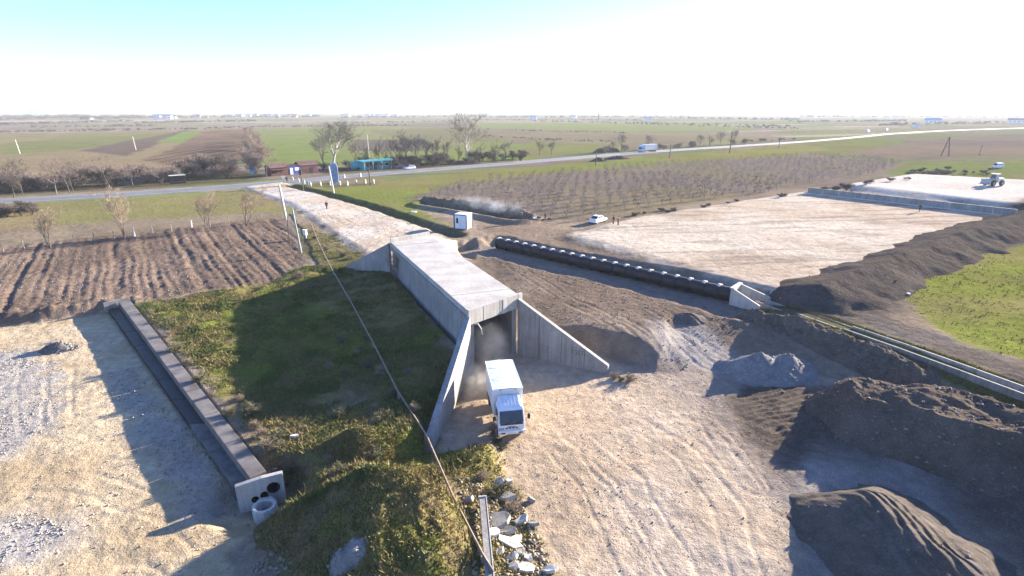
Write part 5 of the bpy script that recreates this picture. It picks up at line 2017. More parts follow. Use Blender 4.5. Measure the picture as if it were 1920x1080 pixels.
def gable(parent, name, mat, c, s, h, ov=0.3):
    """ridge roof along local X over a box of size s centred at c (c.z = eaves)"""
    x, y = s[0] / 2 + ov, s[1] / 2 + ov
    bm = bmesh.new()
    th = .12
    loft(bm, [[(c[0] + k, c[1] - y, c[2]), (c[0] + k, c[1], c[2] + h), (c[0] + k, c[1] + y, c[2]), (c[0] + k, c[1] + y, c[2] + th), (c[0] + k, c[1], c[2] + h + th), (c[0] + k, c[1] - y, c[2] + th)] for k in (-x, x)])
    return fin(bm, name, mat, parent)


rang = heading((490, 346), (650, 331))
RED = simple('dark_red_boards', (.105, .045, .045), .8, var=.3, scale=1.0)
REDROOF = simple('dull_red_roofing', (.12, .062, .062), .7, var=.3, scale=1.2)
BLUEW = simple('blue_painted_wall', (.06, .08, .30), .6, var=.2)
p = gpt(552, 327)
t = thing('roadside_shop', 'dark red roadside shack with blue middle wall and two white openings', 'shop', p, rang)
slab(t, 'wall', RED, (-5.0, 1.5, 1.3), (6.0, 4.0, 2.6))
slab(t, 'wall', BLUEW, (.0, 1.4, 1.45), (3.9, 3.9, 2.9))
slab(t, 'wall', RED, (5.2, 1.5, 1.35), (6.4, 4.0, 2.7))
gable(t, 'roof', REDROOF, (-5.0, 1.5, 2.6), (6.0, 4.0), 1.1)
gable(t, 'roof', REDROOF, (5.2, 1.5, 2.7), (6.4, 4.0), 1.2)
slab(t, 'roof', RED, (0, 1.4, 3.0), (4.2, 4.3, .16))
d = slab(t, 'door', WHITE, (-1.1, -.58, 1.15), (.95, .08, 2.1))
slab(t, 'window', WHITE, (.75, -.58, 1.75), (1.3, .08, 1.1))
for x in (-7.2, -6.1, -4.6):
    slab(t, 'arch_window', simple('dark_opening', (.03, .02, .025), .6), (x, -.52, 1.5), (.7, .06, 1.3))
slab(t, 'door', simple('dark_opening', (.03, .02, .025), .6), (6.0, -.52, 1.0), (1.0, .06, 2.0))
slab(t, 'awning', RED, (-5.0, -1.2, 2.1), (6.0, 1.6, .08))

TEAL = simple('teal_cladding', (.03, .32, .33), .5, var=.25, scale=.8)
TEALL = simple('light_teal_paint', (.10, .45, .44), .5, var=.2, scale=.8)
p = gpt(703, 318.5)
t = thing('teal_shop', 'long teal painted roadside shop with awning under bare trees', 'shop', (p.x, p.y + 2.5, p.z), heading((650, 331), (800, 319)))
slab(t, 'wall', TEAL, (0, 2, 1.5), (11.5, 4, 3.0))
slab(t, 'roof', TEALL, (0, 1.4, 3.12), (12.2, 6.0, .22))
slab(t, 'roof_sign', TEALL, (3.0, -1.5, 3.5), (5.5, .12, .6))
for x in (-5.4, -2.0, 1.6, 5.4):
    slab(t, 'post', WHITE, (x, -1.4, 1.5), (.16, .16, 3.0))
slab(t, 'door', GLASS, (-.6, -.03, 1.1), (1.4, .06, 2.1))
for x in (-3.6, 2.2, 4.2):
    w = slab(t, 'window', WHITE, (x, -.03, 1.6), (1.5, .06, 1.2))
    slab(w, 'pane', GLASS, (x, -.07, 1.6), (1.3, .03, 1.0))
p = gpt(667, 319.5)
t = thing('teal_tank', 'teal rounded tank standing left of the long teal shop', 'tank', (p.x, p.y + 2.5, p.z), heading((650, 331), (800, 319)))
bm = bmesh.new()
rings = []
for x, r in ((-2.4, .5), (-2.2, 1.1), (-1.7, 1.35), (1.7, 1.35), (2.2, 1.1), (2.4, .5)):
    rings.append([(x, r * math.cos(2 * PI * k / 16), 1.55 + r * math.sin(2 * PI * k / 16)) for k in range(16)])
loft(bm, rings)
fin(bm, 'vessel', TEAL, t, smooth=True)
for x in (-1.4, 1.4):
    slab(t, 'saddle', CONC_DARK, (x, 0, .25), (.4, 2.0, .6))

p = gpt(331, 345.5)
t = thing('bus_shelter', 'small bus shelter with pale flat roof on the far side of the road', 'shelter', (p.x, p.y + 1, p.z), heading((250, 364), (490, 346)))
slab(t, 'roof', simple('pale_green_sheet', (.45, .50, .42), .6), (0, 0, 2.45), (4.2, 2.2, .14))
slab(t, 'back_wall', simple('dark_opening', (.03, .02, .025), .6), (0, .9, 1.2), (3.8, .12, 2.3))
for x in (-1.8, 0, 1.8):
    slab(t, 'post', simple('dark_post', (.05, .05, .06), .7), (x, -.8, 1.2), (.12, .12, 2.4))
slab(t, 'bench', simple('bench_blue', (.06, .09, .18), .6), (0, .45, .5), (3.2, .5, .1))

p = gpt(474, 327)
t = thing('blue_board', 'narrow blue board standing behind roadside shrubs left of the red shack', 'board', p, rang)
slab(t, 'panel', simple('blue_sheet', (.04, .16, .34), .5), (0, 0, 1.6), (1.5, .1, 2.6))
for s in (-.6, .6):
    slab(t, 'post', STEEL, (s, .08, 1.4), (.1, .06, 2.8))

# tall curved advertising stele
p = gpt(629, 344)
hz = ztop(p, 304) - p.z
t = thing('advertising_stele', 'tall blue advertising stele with rounded top beside the dirt track junction', 'sign', p, R(15))
bm = bmesh.new()
pr = [(-.95, .25), (.95, .25), (1.05, hz * .5), (.95, hz * .86), (.55, hz * .97), (0, hz), (-.7, hz * .985), (-.98, hz * .9), (-1.08, hz * .5)]
prism(bm, [(x, -.28, z) for x, z in pr], [(x, .28, z) for x, z in pr])
fin(bm, 'frame', simple('grey_blue_metal', (.34, .42, .48), .4, metal=.2), t, .03)


def screen_mat():
    m, nt, b = nodes_of('blue_poster')
    f = noise_tex(nt, 1.1, 4, .7, dist=1.5)
    nt.links.new(ramp(nt, f, [(0.35, (.05, .13, .26)), (0.55, (.13, .25, .40)), (0.72, (.45, .55, .62))]), b.inputs['Base Color'])
    b.inputs['Roughness'].default_value = .3
    return m


POST = screen_mat()
for s in (-1, 1):
    bm = bmesh.new()
    pr2 = [(x * .84, .25 + (z - .25) * .9 + .15) for x, z in pr]
    prism(bm, [(x, s * .285, z) for x, z in pr2], [(x, s * .31, z) for x, z in pr2])
    fin(bm, 'poster_face', POST, t)
slab(t, 'plinth', CONC, (0, 0, .1), (2.6, 1.2, .5))

# white guard posts round the stele
GP_ = [(549, 339), (560, 342), (570.6, 345), (577, 347), (582.5, 350), (601, 349), (619, 348), (637.5, 347), (651.5, 347.5), (668, 345), (685, 344), (700.6, 344), (645.6, 334), (676, 332)]
first = None
for i, (px, py) in enumerate(GP_):
    p = gpt(px, py)
    if first is None:
        first = thing('guard_post', 'first white guard post from the left in the front row round the stele', 'post', p, .2, 'white guard posts round the stele')
        bm = bmesh.new()
        box(bm, (0, 0, .45), (.42, .42, .95))
        fin(bm, 'shaft', CONC_WHITE, first, .02)
        bm = bmesh.new()
        box(bm, (0, 0, 1.10), (.42, .42, .34), taper=.35)
        fin(bm, 'cap', CONC_WHITE, first)
    else:
        o = dup(first, p, random.uniform(-.3, .3))
        o['label'] = ('white guard post in the back row, %s of the blue stele' % ('just right' if i == 12 else 'far right')) if i > 11 else '%s white guard post from the left in the front row round the stele' % ('first', 'second', 'third', 'fourth', 'fifth', 'sixth', 'seventh', 'eighth', 'ninth', 'tenth', 'eleventh', 'twelfth')[i]

p = gpt(533, 350)
t = thing('give_way_sign', 'white triangular traffic sign on a thin post at the track junction', 'traffic sign', p, R(10))
bm = bmesh.new()
tube(bm, [(0, 0, 0), (0, 0, 2.4)], .05, 8)
fin(bm, 'post', STEEL, t)
bm = bmesh.new()
prism(bm, [(-.6, -.08, 2.9), (.6, -.08, 2.9), (0, -.08, 1.9)], [(-.6, -.055, 2.9), (.6, -.055, 2.9), (0, -.055, 1.9)])
fin(bm, 'sign_plate', WHITE, t)

# ---------------------------------------------------------------- poles
POLE_C = simple('pale_concrete_pole', (.50, .46, .40), .8, var=.12)
POLE_D = simple('dark_wood_pole', (.075, .065, .055), .85, var=.3)
POLE_G = simple('grey_green_pole', (.24, .27, .26), .7, var=.2)


def pole(label, base, topy, r0, r1, mat, lean=(0, 0), boxy=False, arm=True, group=None, name='utility_pole', square=False, topx=None):
    p = gpt(*base)
    h = ztop(p, topy) - p.z
    t = thing(name, label, 'pole', p, R(12), group)
    bm = bmesh.new()
    n = 4 if square else 10
    tube(bm, [(0, 0, -.3), (lean[0] * .5, lean[1] * .5, h * .5), (lean[0], lean[1], h)], [r0, (r0 + r1) / 2, r1], n)
    fin(bm, 'shaft', mat, t)
    if arm:
        slab(t, 'cross_arm', POLE_D, (lean[0], lean[1], h * .95), (1.2, .1, .1))
        for x in (-.5, 0, .5):
            slab(t, 'insulator', CONC_WHITE, (lean[0] + x, lean[1], h * .95 + .14), (.08, .08, .18))
    if boxy:
        slab(t, 'switch_box', BLACK, (lean[0], lean[1] - .15, h * .88), (.7, .5, 1.3), bevel=.03)
    return t


pole('white concrete pole standing between ploughed field and dirt track', (537, 412), 346, .26, .17, POLE_C, (-.5, 0), arm=False)
pole('tall leaning grey green pole at the corner of the ploughed field', (565, 474), 392, .15, .11, POLE_G, (-.55, .3), arm=False)
pole('thin dark post at the edge of the ploughed field beside the leaning pole', (544.5, 468), 405, .07, .06, POLE_D, (.15, 0), arm=False)
pole('white concrete pole in front of the blue stele', (626, 362), 311, .24, .16, POLE_C, (-.6, 0), arm=False)
pole('dark pole with switch box right of the blue stele', (695, 348), 304, .17, .14, POLE_D, (-.3, 0), boxy=True, arm=False)
pole('dark pole with switch box left of the blue stele beside the ditch', (569, 355), 318, .14, .11, POLE_D, (-.3, 0), boxy=True, arm=False)
pole('dark pole on the green verge left of the lorry', (1117, 310.5), 281, .16, .13, POLE_D, arm=True)
pole('dark pole on the green verge right of the lorry', (1255.5, 296.5), 271, .17, .14, POLE_D)
pole('dark pole on a small mound at the far end of the green verge', (1368, 287), 246, .28, .18, POLE_D)
pole('thin pole beside the road beyond the far end of the orchard', (1460, 278), 262, .18, .16, POLE_D)
pole('pale pole in the olive field at the far left', (37.5, 288), 262, .20, .15, POLE_C, (-.4, 0), arm=False)
pole('pale pole in the middle of the fields left of the green patch', (255, 281), 256, .20, .15, POLE_C, (-.3, 0), arm=False)
pole('pale thin pole standing among the bare trees', (692, 298), 252, .2, .14, POLE_C, arm=False)
pole('thin pole above the far right vines', (1836, 292), 271, .12, .1, POLE_D)
pa, pb = gpt(1764, 292.5), gpt(1779, 292.5)
c = pa.lerp(pb, .5)
hh = ztop(c, 257) - c.z
t = thing('a_frame_pole', 'dark A shaped power pole in the field beyond the orchard', 'pole', c)
for q in (pa, pb):
    bm = bmesh.new()
    tube(bm, [(q.x - c.x, q.y - c.y, -.2), (0, 0, hh)], [.22, .16], 8)
    fin(bm, 'leg', POLE_D, t)
bm = bmesh.new()
tube(bm, [((pa.x - c.x) * .5, (pa.y - c.y) * .5, hh * .5), ((pb.x - c.x) * .5, (pb.y - c.y) * .5, hh * .5)], .1, 6)
fin(bm, 'brace', POLE_D, t)
slab(t, 'cross_arm', POLE_D, (0, 0, hh * .97), (2.6, .16, .16))
for px, py, ty, lab in ((106, 214, 196, 'faint lattice mast on the hazy horizon at far left'), (189, 213, 194, 'second faint mast on the hazy horizon right of the first'), (1122, 226, 207, 'thin mast on the horizon above the lorry')):
    p = gp(px, py, 1.5)
    hh = ztop(p, ty) - 1.5
    t = thing('radio_mast', lab, 'mast', p)
    bm = bmesh.new()
    w = hh * .03
    for sx, sy in ((-1, -1), (1, -1), (0, 1.2)):
        tube(bm, [(sx * w, sy * w, -1), (sx * w * .25, sy * w * .25, hh)], [.5, .4], 5)
    fin(bm, 'legs', STEEL, t)
    bm = bmesh.new()
    for k in range(10):
        f = k / 10
        q = w * (1 - f * .75)
        tube(bm, [(-q, -q, hh * f), (q, -q, hh * (f + .1))], .22, 4)
        tube(bm, [(q, -q, hh * f), (0, q * 1.2, hh * (f + .1))], .22, 4)
    fin(bm, 'bracing', STEEL, t)

# overhead wires between the poles near the stele
# meter box
p = gpt(573, 447)
t = thing('meter_box', 'small white metal meter box on a leg beside the thin pipe', 'meter box', p, R(-20))
slab(t, 'cabinet', OFFWHITE, (0, 0, 1.0), (.62, .36, .9), bevel=.02)
slab(t, 'lid', WHITE, (0, 0, 1.47), (.70, .44, .06))
slab(t, 'leg', CONC_WHITE, (.12, 0, .3), (.14, .14, .62))

# ---------------------------------------------------------------- fence along the ploughed field
FP = [(7, 472), (46, 466), (88, 461), (140, 454), (178, 451), (214, 447), (252, 443), (287, 437), (322, 433), (359, 427), (395, 426), (429, 419), (462, 414), (490, 411), (515, 408)]
pts = [gpt(*q) for q in FP]
t = thing('post_and_wire_fence', 'thin post and wire fence along the far edge of the ploughed field', 'fence', pts[0])
for i, p in enumerate(pts):
    hh = 1.35 + random.uniform(-.15, .25)
    bm = bmesh.new()
    big = i in (6, 9)
    rr = .17 if big else .075
    tube(bm, [(p.x - pts[0].x, p.y - pts[0].y, p.z - pts[0].z - .3), (p.x - pts[0].x + random.uniform(-.12, .12), p.y - pts[0].y, p.z - pts[0].z + hh)], [rr, rr * .85], 6)
    fin(bm, 'post', POLE_C if big else simple('weathered_stake', (.22, .19, .16), .85, var=.3), t)
for k in (.5, 1.0):
    bm = bmesh.new()
    tube(bm, [(p.x - pts[0].x, p.y - pts[0].y, p.z - pts[0].z + k) for p in pts], .012, 4)
    fin(bm, 'wire', STEEL, t)

# ---------------------------------------------------------------- thin gas pipe on low stands
gpts = [gpt(*q) for q in ((566, 398), (584, 425), (600, 463), (612, 488), (625, 515), (660, 577), (700, 652), (748, 748), (800, 848), (850, 945), (905, 1054), (925, 1092))]
lift = [.5, .4, .35, .35, .5, .55, .55, .55, .55, .5, .42, .4]
t = thing('gas_pipe', 'thin brown gas pipe running over the grass past the left wing wall', 'pipeline', gpts[0])
W3 = [Vector((p.x, p.y, max(p.z, 1.0) + l)) - gpts[0] for p, l in zip(gpts, lift)]
bm = bmesh.new()
tube(bm, W3, .07, 8)
fin(bm, 'tube', simple('rusty_brown_pipe', (.20, .15, .11), .6, var=.35, scale=3), t, smooth=True)
for i in (1, 3, 4, 6, 7, 8, 10):
    q = W3[i]
    g = gpts[i].z - gpts[0].z
    bm = bmesh.new()
    box(bm, (q.x, q.y, (g - .3 + q.z - .09) / 2), (.16, .16, q.z - .09 - g + .3))
    fin(bm, 'stand', CONC_DARK, t)

# ---------------------------------------------------------------- concrete post on the ground and rubble
pa, pb = gpt(905, 951), gpt(918, 1100)
pa.z, pb.z = pa.z + .55, pb.z + .45
d = pb - pa
t = thing('fallen_post', 'long grey concrete post lying beside the broken slabs at the bottom centre', 'post', pa, math.atan2(d.y, d.x))
ln = math.hypot(d.x, d.y)
sl = d.z / ln
bm = bmesh.new()
w, hh = .19, .13
hexa(bm, [(0, -w, -hh), (ln, -w, -hh + d.z), (ln, w, -hh + d.z), (0, w, -hh), (0, -w, hh), (ln, -w, hh + d.z), (ln, w, hh + d.z), (0, w, hh)])
fin(bm, 'shaft', CONC_DARK, t, .02)
bm = bmesh.new()
hexa(bm, [(0.02, w + .003, -hh * .4), (ln, w + .003, -hh * .4 + d.z), (ln, w + .045, -hh * .4 + d.z), (.02, w + .045, -hh * .4), (.02, w + .003, hh * 1.15), (ln, w + .003, hh * 1.15 + d.z), (ln, w + .045, hh * 1.15 + d.z), (.02, w + .045, hh * 1.15)])
fin(bm, 'edge_rib', CONC_WHITE, t)
slab(t, 'end_plate', CONC_WHITE, (-.04, 0, .02), (.07, .46, .34))


def shard(name, label, p, s, rz, tilt, mat, cat='rubble', group=None, seed=0):
    rnd = random.Random(seed)
    bm = bmesh.new()
    n = rnd.randint(5, 7)
    ring = [(s[0] * (.75 + .35 * rnd.random()) * math.cos(2 * PI * k / n), s[1] * (.75 + .35 * rnd.random()) * math.sin(2 * PI * k / n)) for k in range(n)]
    prism(bm, [(x, y, 0) for x, y in ring], [(x * .93, y * .93, s[2] * (.8 + .4 * rnd.random())) for x, y in ring])
    o = fin(bm, name, mat, None, min(s) * .12)
    o.location = p
    o.rotation_euler = (tilt[0], tilt[1], rz)
    return tag(o, label, cat, group)


SL = [(945, 935, 1.0, .55), (933, 978, 1.25, .9), (925, 1002, .6, .4), (978, 978, .8, .35), (950, 1000, .8, .5), (955, 1020, 1.25, .5), (965, 1017, .9, .4), (1000, 985, .5, .3), (985, 1068, .7, .5), (960, 1048, .5, .35), (975, 1040, .45, .3),
      (990, 1050, .4, .3), (938, 1038, .4, .25), (880, 940, .55, .35), (935, 905, .6, .4), (955, 905, .45, .3), (995, 940, .35, .2), (1030, 1072, .6, .3), (965, 1065, .45, .3), (945, 965, .5, .3)]
LB = {0: 'pointed pale slab fragment above the head of the fallen post', 1: 'large blue grey slab fragment beside the fallen post', 5: 'long broken slab in the middle of the rubble', 8: 'square blue grey block at the lower end of the rubble',
      13: 'flat pale stone left of the fallen post head', 14: 'pale slab fragment at the top of the rubble', 3: 'pale slab fragment at the right of the rubble', 2: 'small rounded block against the side of the fallen post', 4: 'flat grey piece under the large slab fragment', 6: 'pale piece on top of the long broken slab', 7: 'small pale piece at the right edge of the rubble beside the road', 9: 'small grey piece just below the long broken slab', 10: 'small chip right of the rubble middle near the lower end', 11: 'small chip beside the square block', 12: 'small piece beside the post below the rounded block', 15: 'second pale piece at the top of the rubble nearest the road', 16: 'smallest chip on the grass edge beside the haul road', 17: 'low pale piece at the very bottom right of the rubble', 18: 'pale chip left of the square block', 19: 'small piece between the pointed slab and the large slab'}
for i, (px, py, a, b_) in enumerate(SL):
    p = gpt(px, py)
    p.z += .02
    shard('slab_fragment', LB.get(i, 'small broken concrete piece in the rubble beside the fallen post'), p, (a * .75, b_ * .75, .16 + .12 * random.random()), random.uniform(-.6, .9), (random.uniform(-.25, .15), random.uniform(-.3, .3)),
          (CONC, CONC_DARK, CONC_WHITE)[i % 3], 'rubble', 'broken concrete rubble', 500 + i)

# scraps by the fire, litter on the verge
for i, (px, py) in enumerate(((1000, 412), (1008, 411), (1013, 409), (1030, 411), (1003, 414), (1018, 413))):
    p = gpt(px, py)
    shard('scrap_piece', 'small scrap piece lying between the fire and the single person', p, (.55, .3, .3), random.uniform(0, 3), (.3, .2), (CONC_WHITE, POLE_D)[i % 2], 'scrap', 'scraps by the fire', 600 + i)
p = gpt(776, 398.5)
shard('litter_bag', 'white litter bag on the grass left of the cabin', p, (.8, .45, .3), .2, (0, 0), WHITE, 'litter', None, 620)
p = gpt(1466, 563)
shard('red_sack', 'bright red sack at the top of the flume bank', p + Vector((0, 0, .1)), (.45, .3, .3), .3, (0, 0), simple('red_plastic', (.45, .03, .03), .5), 'sack', None, 621)
p = gpt(1703, 553)
shard('white_stone', 'single white stone at the edge of the green field', p, (.35, .25, .25), .3, (0, 0), CONC_WHITE, 'stone', None, 622)
p = gpt(551, 819)
shard('litter_bottle', 'small white litter piece on the grass near the culvert', p, (.4, .12, .14), .2, (0, 0), WHITE, 'litter', None, 623)

# ---------------------------------------------------------------- distant buildings
HW = simple('whitewash', (.72, .71, .69), .8, var=.06)
RF = [simple('grey_roofing', (.36, .36, .38), .6), simple('brown_tiles', (.28, .17, .13), .7), simple('slate_blue_roof', (.26, .28, .36), .6)]


def house(px, py, w, d_, h, rh, label, group=None, roof=0, wins=2, rz=None, name='house'):
    p = gp(px, py, 1.5)
    t = thing(name, label, 'house', (p.x, p.y, tz(p.x, p.y) - .1), rz if rz is not None else random.uniform(-.5, .5), group)
    slab(t, 'wall', HW, (0, 0, h / 2), (w, d_, h))
    gable(t, 'roof', RF[roof], (0, 0, h), (w, d_), rh, .4)
    for k in range(wins):
        x = -w / 2 + w * (k + .5) / wins
        f = slab(t, 'window', RF[2], (x, -d_ / 2 - .03, h * .55), (w / wins * .4, .08, h * .4))
    return t


town = [(298, 223), (316, 223), (322, 222.5), (370, 220.5), (428, 220), (449, 219.5), (456, 219), (465, 219), (474, 218.5), (480, 218.5), (496, 219.5), (504, 219.5), (519, 219.5), (533, 220), (541, 219.5), (552, 219.5), (579, 218), (595, 218.5),
        (643, 218), (652, 218), (690, 217.5), (700, 217.5), (708, 217.5), (716, 217.5), (726, 217), (742, 218.5), (165, 223.5), (158, 223), (16, 224), (1000, 224), (1075, 221), (1213, 226)]
for i, (px, py) in enumerate(town):
    house(px, py, random.uniform(14, 22), random.uniform(9, 12), random.uniform(4.5, 6.5), 3.0, 'tiny white house in the far village strip below the horizon', 'far village houses', random.randrange(3))
for i, (px, w, h) in enumerate(((52, 26, 8), (62, 18, 19), (70, 24, 24), (78, 18, 16), (92, 30, 6))):
    p = gp(px, 214.0, 1.5)
    t = thing('silo_block', ('low white hall left of the pale works', 'white tower block of the pale works on the left horizon', 'tallest white block of the pale works', 'right hand white block of the pale works', 'low white hall right of the pale works')[i], 'building', (p.x, p.y, 1))
    slab(t, 'wall', HW, (0, 0, h / 2), (w, 16, h))
    slab(t, 'roof', RF[0], (0, 0, h + .3), (w + 1, 17, .6))
house(1748, 231, 26, 11, 5.5, 4.5, 'hazy house with blue grey roof right of the vans', None, 2, 4, -.5)
house(1760, 230, 12, 9, 3.5, 2.5, 'low annex beside the hazy house', None, 0, 2, -.5)
house(1905, 231, 26, 12, 6, 4.0, 'dark roofed building at the far right edge above the road', None, 1, 4, -.6)
house(1718, 238.5, 8, 5, 3.5, 1.0, 'small white roadside hut near the hazy house', None, 0, 1, -.5)

# ================================================================ TREES AND SHRUBS
class Br:
    """collects tapered branch tubes and flat twigs"""
    def __init__(self):
        self.co, self.f = [], []

    def tube(self, pts, rad, n):
        b = len(self.co)
        ref = Vector((0.3, 0.7, 0.2))
        for i, p in enumerate(pts):
            d = (pts[min(i + 1, len(pts) - 1)] - pts[max(i - 1, 0)])
            d = d.normalized() if d.length > 1e-9 else Vector((0, 0, 1))
            u = d.cross(ref)
            u = u.normalized() if u.length > 1e-4 else d.orthogonal().normalized()
            w = d.cross(u)
            for k in range(n):
                a = 2 * PI * k / n
                self.co.append(p + (u * math.cos(a) + w * math.sin(a)) * rad[i])
        for i in range(len(pts) - 1):
            for k in range(n):
                j = (k + 1) % n
                q = b + i * n
                self.f.append((q + k, q + j, q + n + j))
                self.f.append((q + k, q + n + j, q + n + k))

    def twig(self, a, b, w):
        d = (b - a)
        s = d.cross(Vector((random.uniform(-1, 1), random.uniform(-1, 1), random.uniform(-1, 1))))
        if s.length < 1e-6:
            return
        s = s.normalized() * w * .5
        k = len(self.co)
        self.co += [a - s, a + s, b]
        self.f.append((k, k + 1, k + 2))

    def mesh(self, name, mat):
        me = bpy.data.meshes.new(name)
        co = np.array([tuple(c) for c in self.co], np.float32)
        f = np.array(self.f, np.int32)
        me.vertices.add(len(co))
        me.vertices.foreach_set('co', co.ravel())
        me.loops.add(f.size)
        me.loops.foreach_set('vertex_index', f.ravel())
        me.polygons.add(len(f))
        me.polygons.foreach_set('loop_start', np.arange(0, f.size, 3, dtype=np.int32))
        me.polygons.foreach_set('loop_total', np.full(len(f), 3, np.int32))
        me.update(calc_edges=True)
        me.materials.append(mat)
        return me


def make_tree(seed, H, trunk_h, r0, spread, nlimb, levels, twigs, bark, twigmat, up=0.55, tw_w=.05, tw_l=.9, stems=1, wig=.16):
    rnd = random.Random(seed)
    st = random.getstate()
    random.seed(seed)
    T, Cn = Br(), Br()

    def grow(p, d, ln, r, lev):
        n = 4
        pts, rad = [p.copy()], [r]
        dd = d.copy()
        for i in range(n):
            dd = (dd + Vector((rnd.uniform(-wig, wig), rnd.uniform(-wig, wig), rnd.uniform(-.05, .16) * up))).normalized()
            p = p + dd * (ln / n)
            pts.append(p.copy())
            rad.append(r * (1 - .75 * (i + 1) / n) + .008)
        (T if lev <= 1 else Cn).tube(pts, rad, 6 if lev == 0 else (5 if lev == 1 else 3))
        if lev >= levels:
            for _ in range(twigs):
                i = rnd.uniform(.15, 1.0) * n
                k = min(int(i), n - 1)
                a = pts[k].lerp(pts[k + 1], i - k)
                v = Vector((rnd.gauss(0, 1), rnd.gauss(0, 1), rnd.gauss(.35, .8))).normalized()
                v = (v + dd * .7).normalized()
                b = a + v * tw_l * rnd.uniform(.5, 1.2)
                Cn.twig(a, b, tw_w)
                c = a.lerp(b, rnd.uniform(.3, .7))
                for q in range(2):
                    v2 = (v + Vector((rnd.gauss(0, .7), rnd.gauss(0, .7), rnd.gauss(.1, .6)))).normalized()
                    Cn.twig(c, c + v2 * tw_l * rnd.uniform(.3, .7), tw_w * .8)
            return
        nb = nlimb if lev == 0 else rnd.randint(3, 5)
        for b in range(nb):
            f = rnd.uniform(.35 if lev else trunk_h, 1.0) * n
            if b == 0:
                f = n
            k = min(int(f), n - 1)
            q = pts[k].lerp(pts[k + 1], f - k)
            az = 2 * PI * (b / nb) + rnd.uniform(-.5, .5)
            tilt = spread * rnd.uniform(.65, 1.25)
            ax = dd.orthogonal().normalized()
            side = (Matrix.Rotation(az, 3, dd) @ ax)
            nd = (dd * math.cos(tilt) + side * math.sin(tilt)).normalized()
            nd = (nd + Vector((0, 0, up * .35))).normalized()
            grow(q, nd, ln * rnd.uniform(.52, .74), rad[k] * rnd.uniform(.5, .7), lev + 1)
    for s in range(stems):
        a = 2 * PI * s / stems + rnd.uniform(0, 1)
        lean = 0.0 if stems == 1 else rnd.uniform(.2, .5)
        grow(Vector((0, 0, -.2)), Vector((math.cos(a) * lean + rnd.uniform(-.06, .06), math.sin(a) * lean, 1)).normalized(), H * .62, r0, 0)
    top = max(c.z for c in T.co + Cn.co)
    random.setstate(st)
    return T.mesh('trunk', bark), Cn.mesh('crown', twigmat), top


BARK = simple('grey_brown_bark', (.135, .110, .090), .9, var=.3)
BARK_PALE = simple('pale_plane_bark', (.42, .39, .33), .85, var=.35, scale=2)
BARK_DARK = simple('dark_bark', (.070, .058, .050), .9, var=.3)
TW_PINK = simple('pinkish_brown_twigs', (.19, .145, .125), .9, var=.2)
TW_GREY = simple('grey_twigs', (.155, .138, .12), .9, var=.25)
TW_DARK = simple('dark_twigs', (.105, .085, .072), .9, var=.25)
TW_STRAW = simple('straw_twigs', (.26, .20, .14), .9, var=.2)
TW_PLUM = simple('plum_brown_twigs', (.245, .205, .18), .9, var=.2)
TW_OLIVE = simple('olive_twigs', (.12, .115, .06), .9, var=.3)

PROTO = {
    'spread_a': make_tree(11, 9, .35, .22, .75, 6, 3, 6, BARK, TW_PINK),
    'spread_b': make_tree(12, 9, .35, .20, .8, 6, 3, 6, BARK_DARK, TW_DARK),
    'dense': make_tree(13, 10, .25, .22, .6, 7, 3, 9, BARK_DARK, TW_GREY, tw_w=.06),
    'dense_b': make_tree(23, 10, .25, .20, .55, 7, 3, 7, BARK_DARK, TW_DARK, tw_w=.06),
    'plane': make_tree(31, 20, .22, .55, .58, 13, 3, 9, BARK_PALE, TW_GREY, tw_w=.085, tw_l=1.5),
    'tall': make_tree(15, 22, .32, .45, .62, 16, 3, 7, BARK_PALE, TW_DARK, tw_w=.085, tw_l=1.4, up=.30),
    'vase': make_tree(16, 7, .18, .12, .5, 6, 3, 5, BARK, TW_STRAW, tw_w=.04, tw_l=.7, stems=2),
    'orch_a': make_tree(17, 3.4, .28, .075, .95, 5, 2, 13, BARK, TW_PLUM, tw_w=.032, tw_l=.7, up=.7),
    'orch_b': make_tree(18, 3.4, .28, .075, .95, 5, 2, 13, BARK, TW_PLUM, tw_w=.032, tw_l=.7, up=.7),
    'orch_c': make_tree(19, 3.2, .28, .07, 1.0, 5, 2, 13, BARK, TW_PINK, tw_w=.032, tw_l=.7, up=.7),
    'shrub_a': make_tree(20, 3.4, .1, .06, .8, 5, 2, 12, BARK, TW_PINK, tw_w=.05, tw_l=.8, stems=4),
    'shrub_b': make_tree(21, 3.2, .1, .06, .8, 5, 2, 12, BARK_DARK, TW_DARK, tw_w=.06, tw_l=.8, stems=4),
    'shrub_c': make_tree(22, 3.0, .1, .06, .8, 5, 2, 12, BARK, TW_STRAW, tw_w=.05, tw_l=.8, stems=4),
    'weed': make_tree(24, 0.9, .05, .02, .9, 4, 1, 14, BARK, TW_STRAW, tw_w=.022, tw_l=.34, stems=6),
    'weed_b': make_tree(25, 0.9, .05, .02, .9, 4, 1, 14, BARK_DARK, TW_OLIVE, tw_w=.03, tw_l=.34, stems=6),
}


def plant(kind, p, h, label, cat='tree', group=None, name='bare_tree', wide=1.0, rz=None, lean=0.0):
    tm, cm, top = PROTO[kind]
    s = h / top
    e = thing(name, label, cat, p, random.uniform(0, 6.28) if rz is None else rz, group)
    e.scale = (s * wide, s * wide, s)
    if lean:
        e.rotation_euler = (0, lean, 0)
    link('trunk' if cat == 'tree' else 'stems', tm, None, e)
    link('crown' if cat == 'tree' else 'twigs', cm, None, e)
    return e


def tree_px(kind, bx, by, ty, label, cat='tree', group=None, name='bare_tree', wide=1.0, lean=0.0, rz=None):
    p = gpt(bx, by)
    h = max(.6, ztop(p, ty) - p.z)
    return plant(kind, p, h, label, cat, group, name, wide, rz, lean)


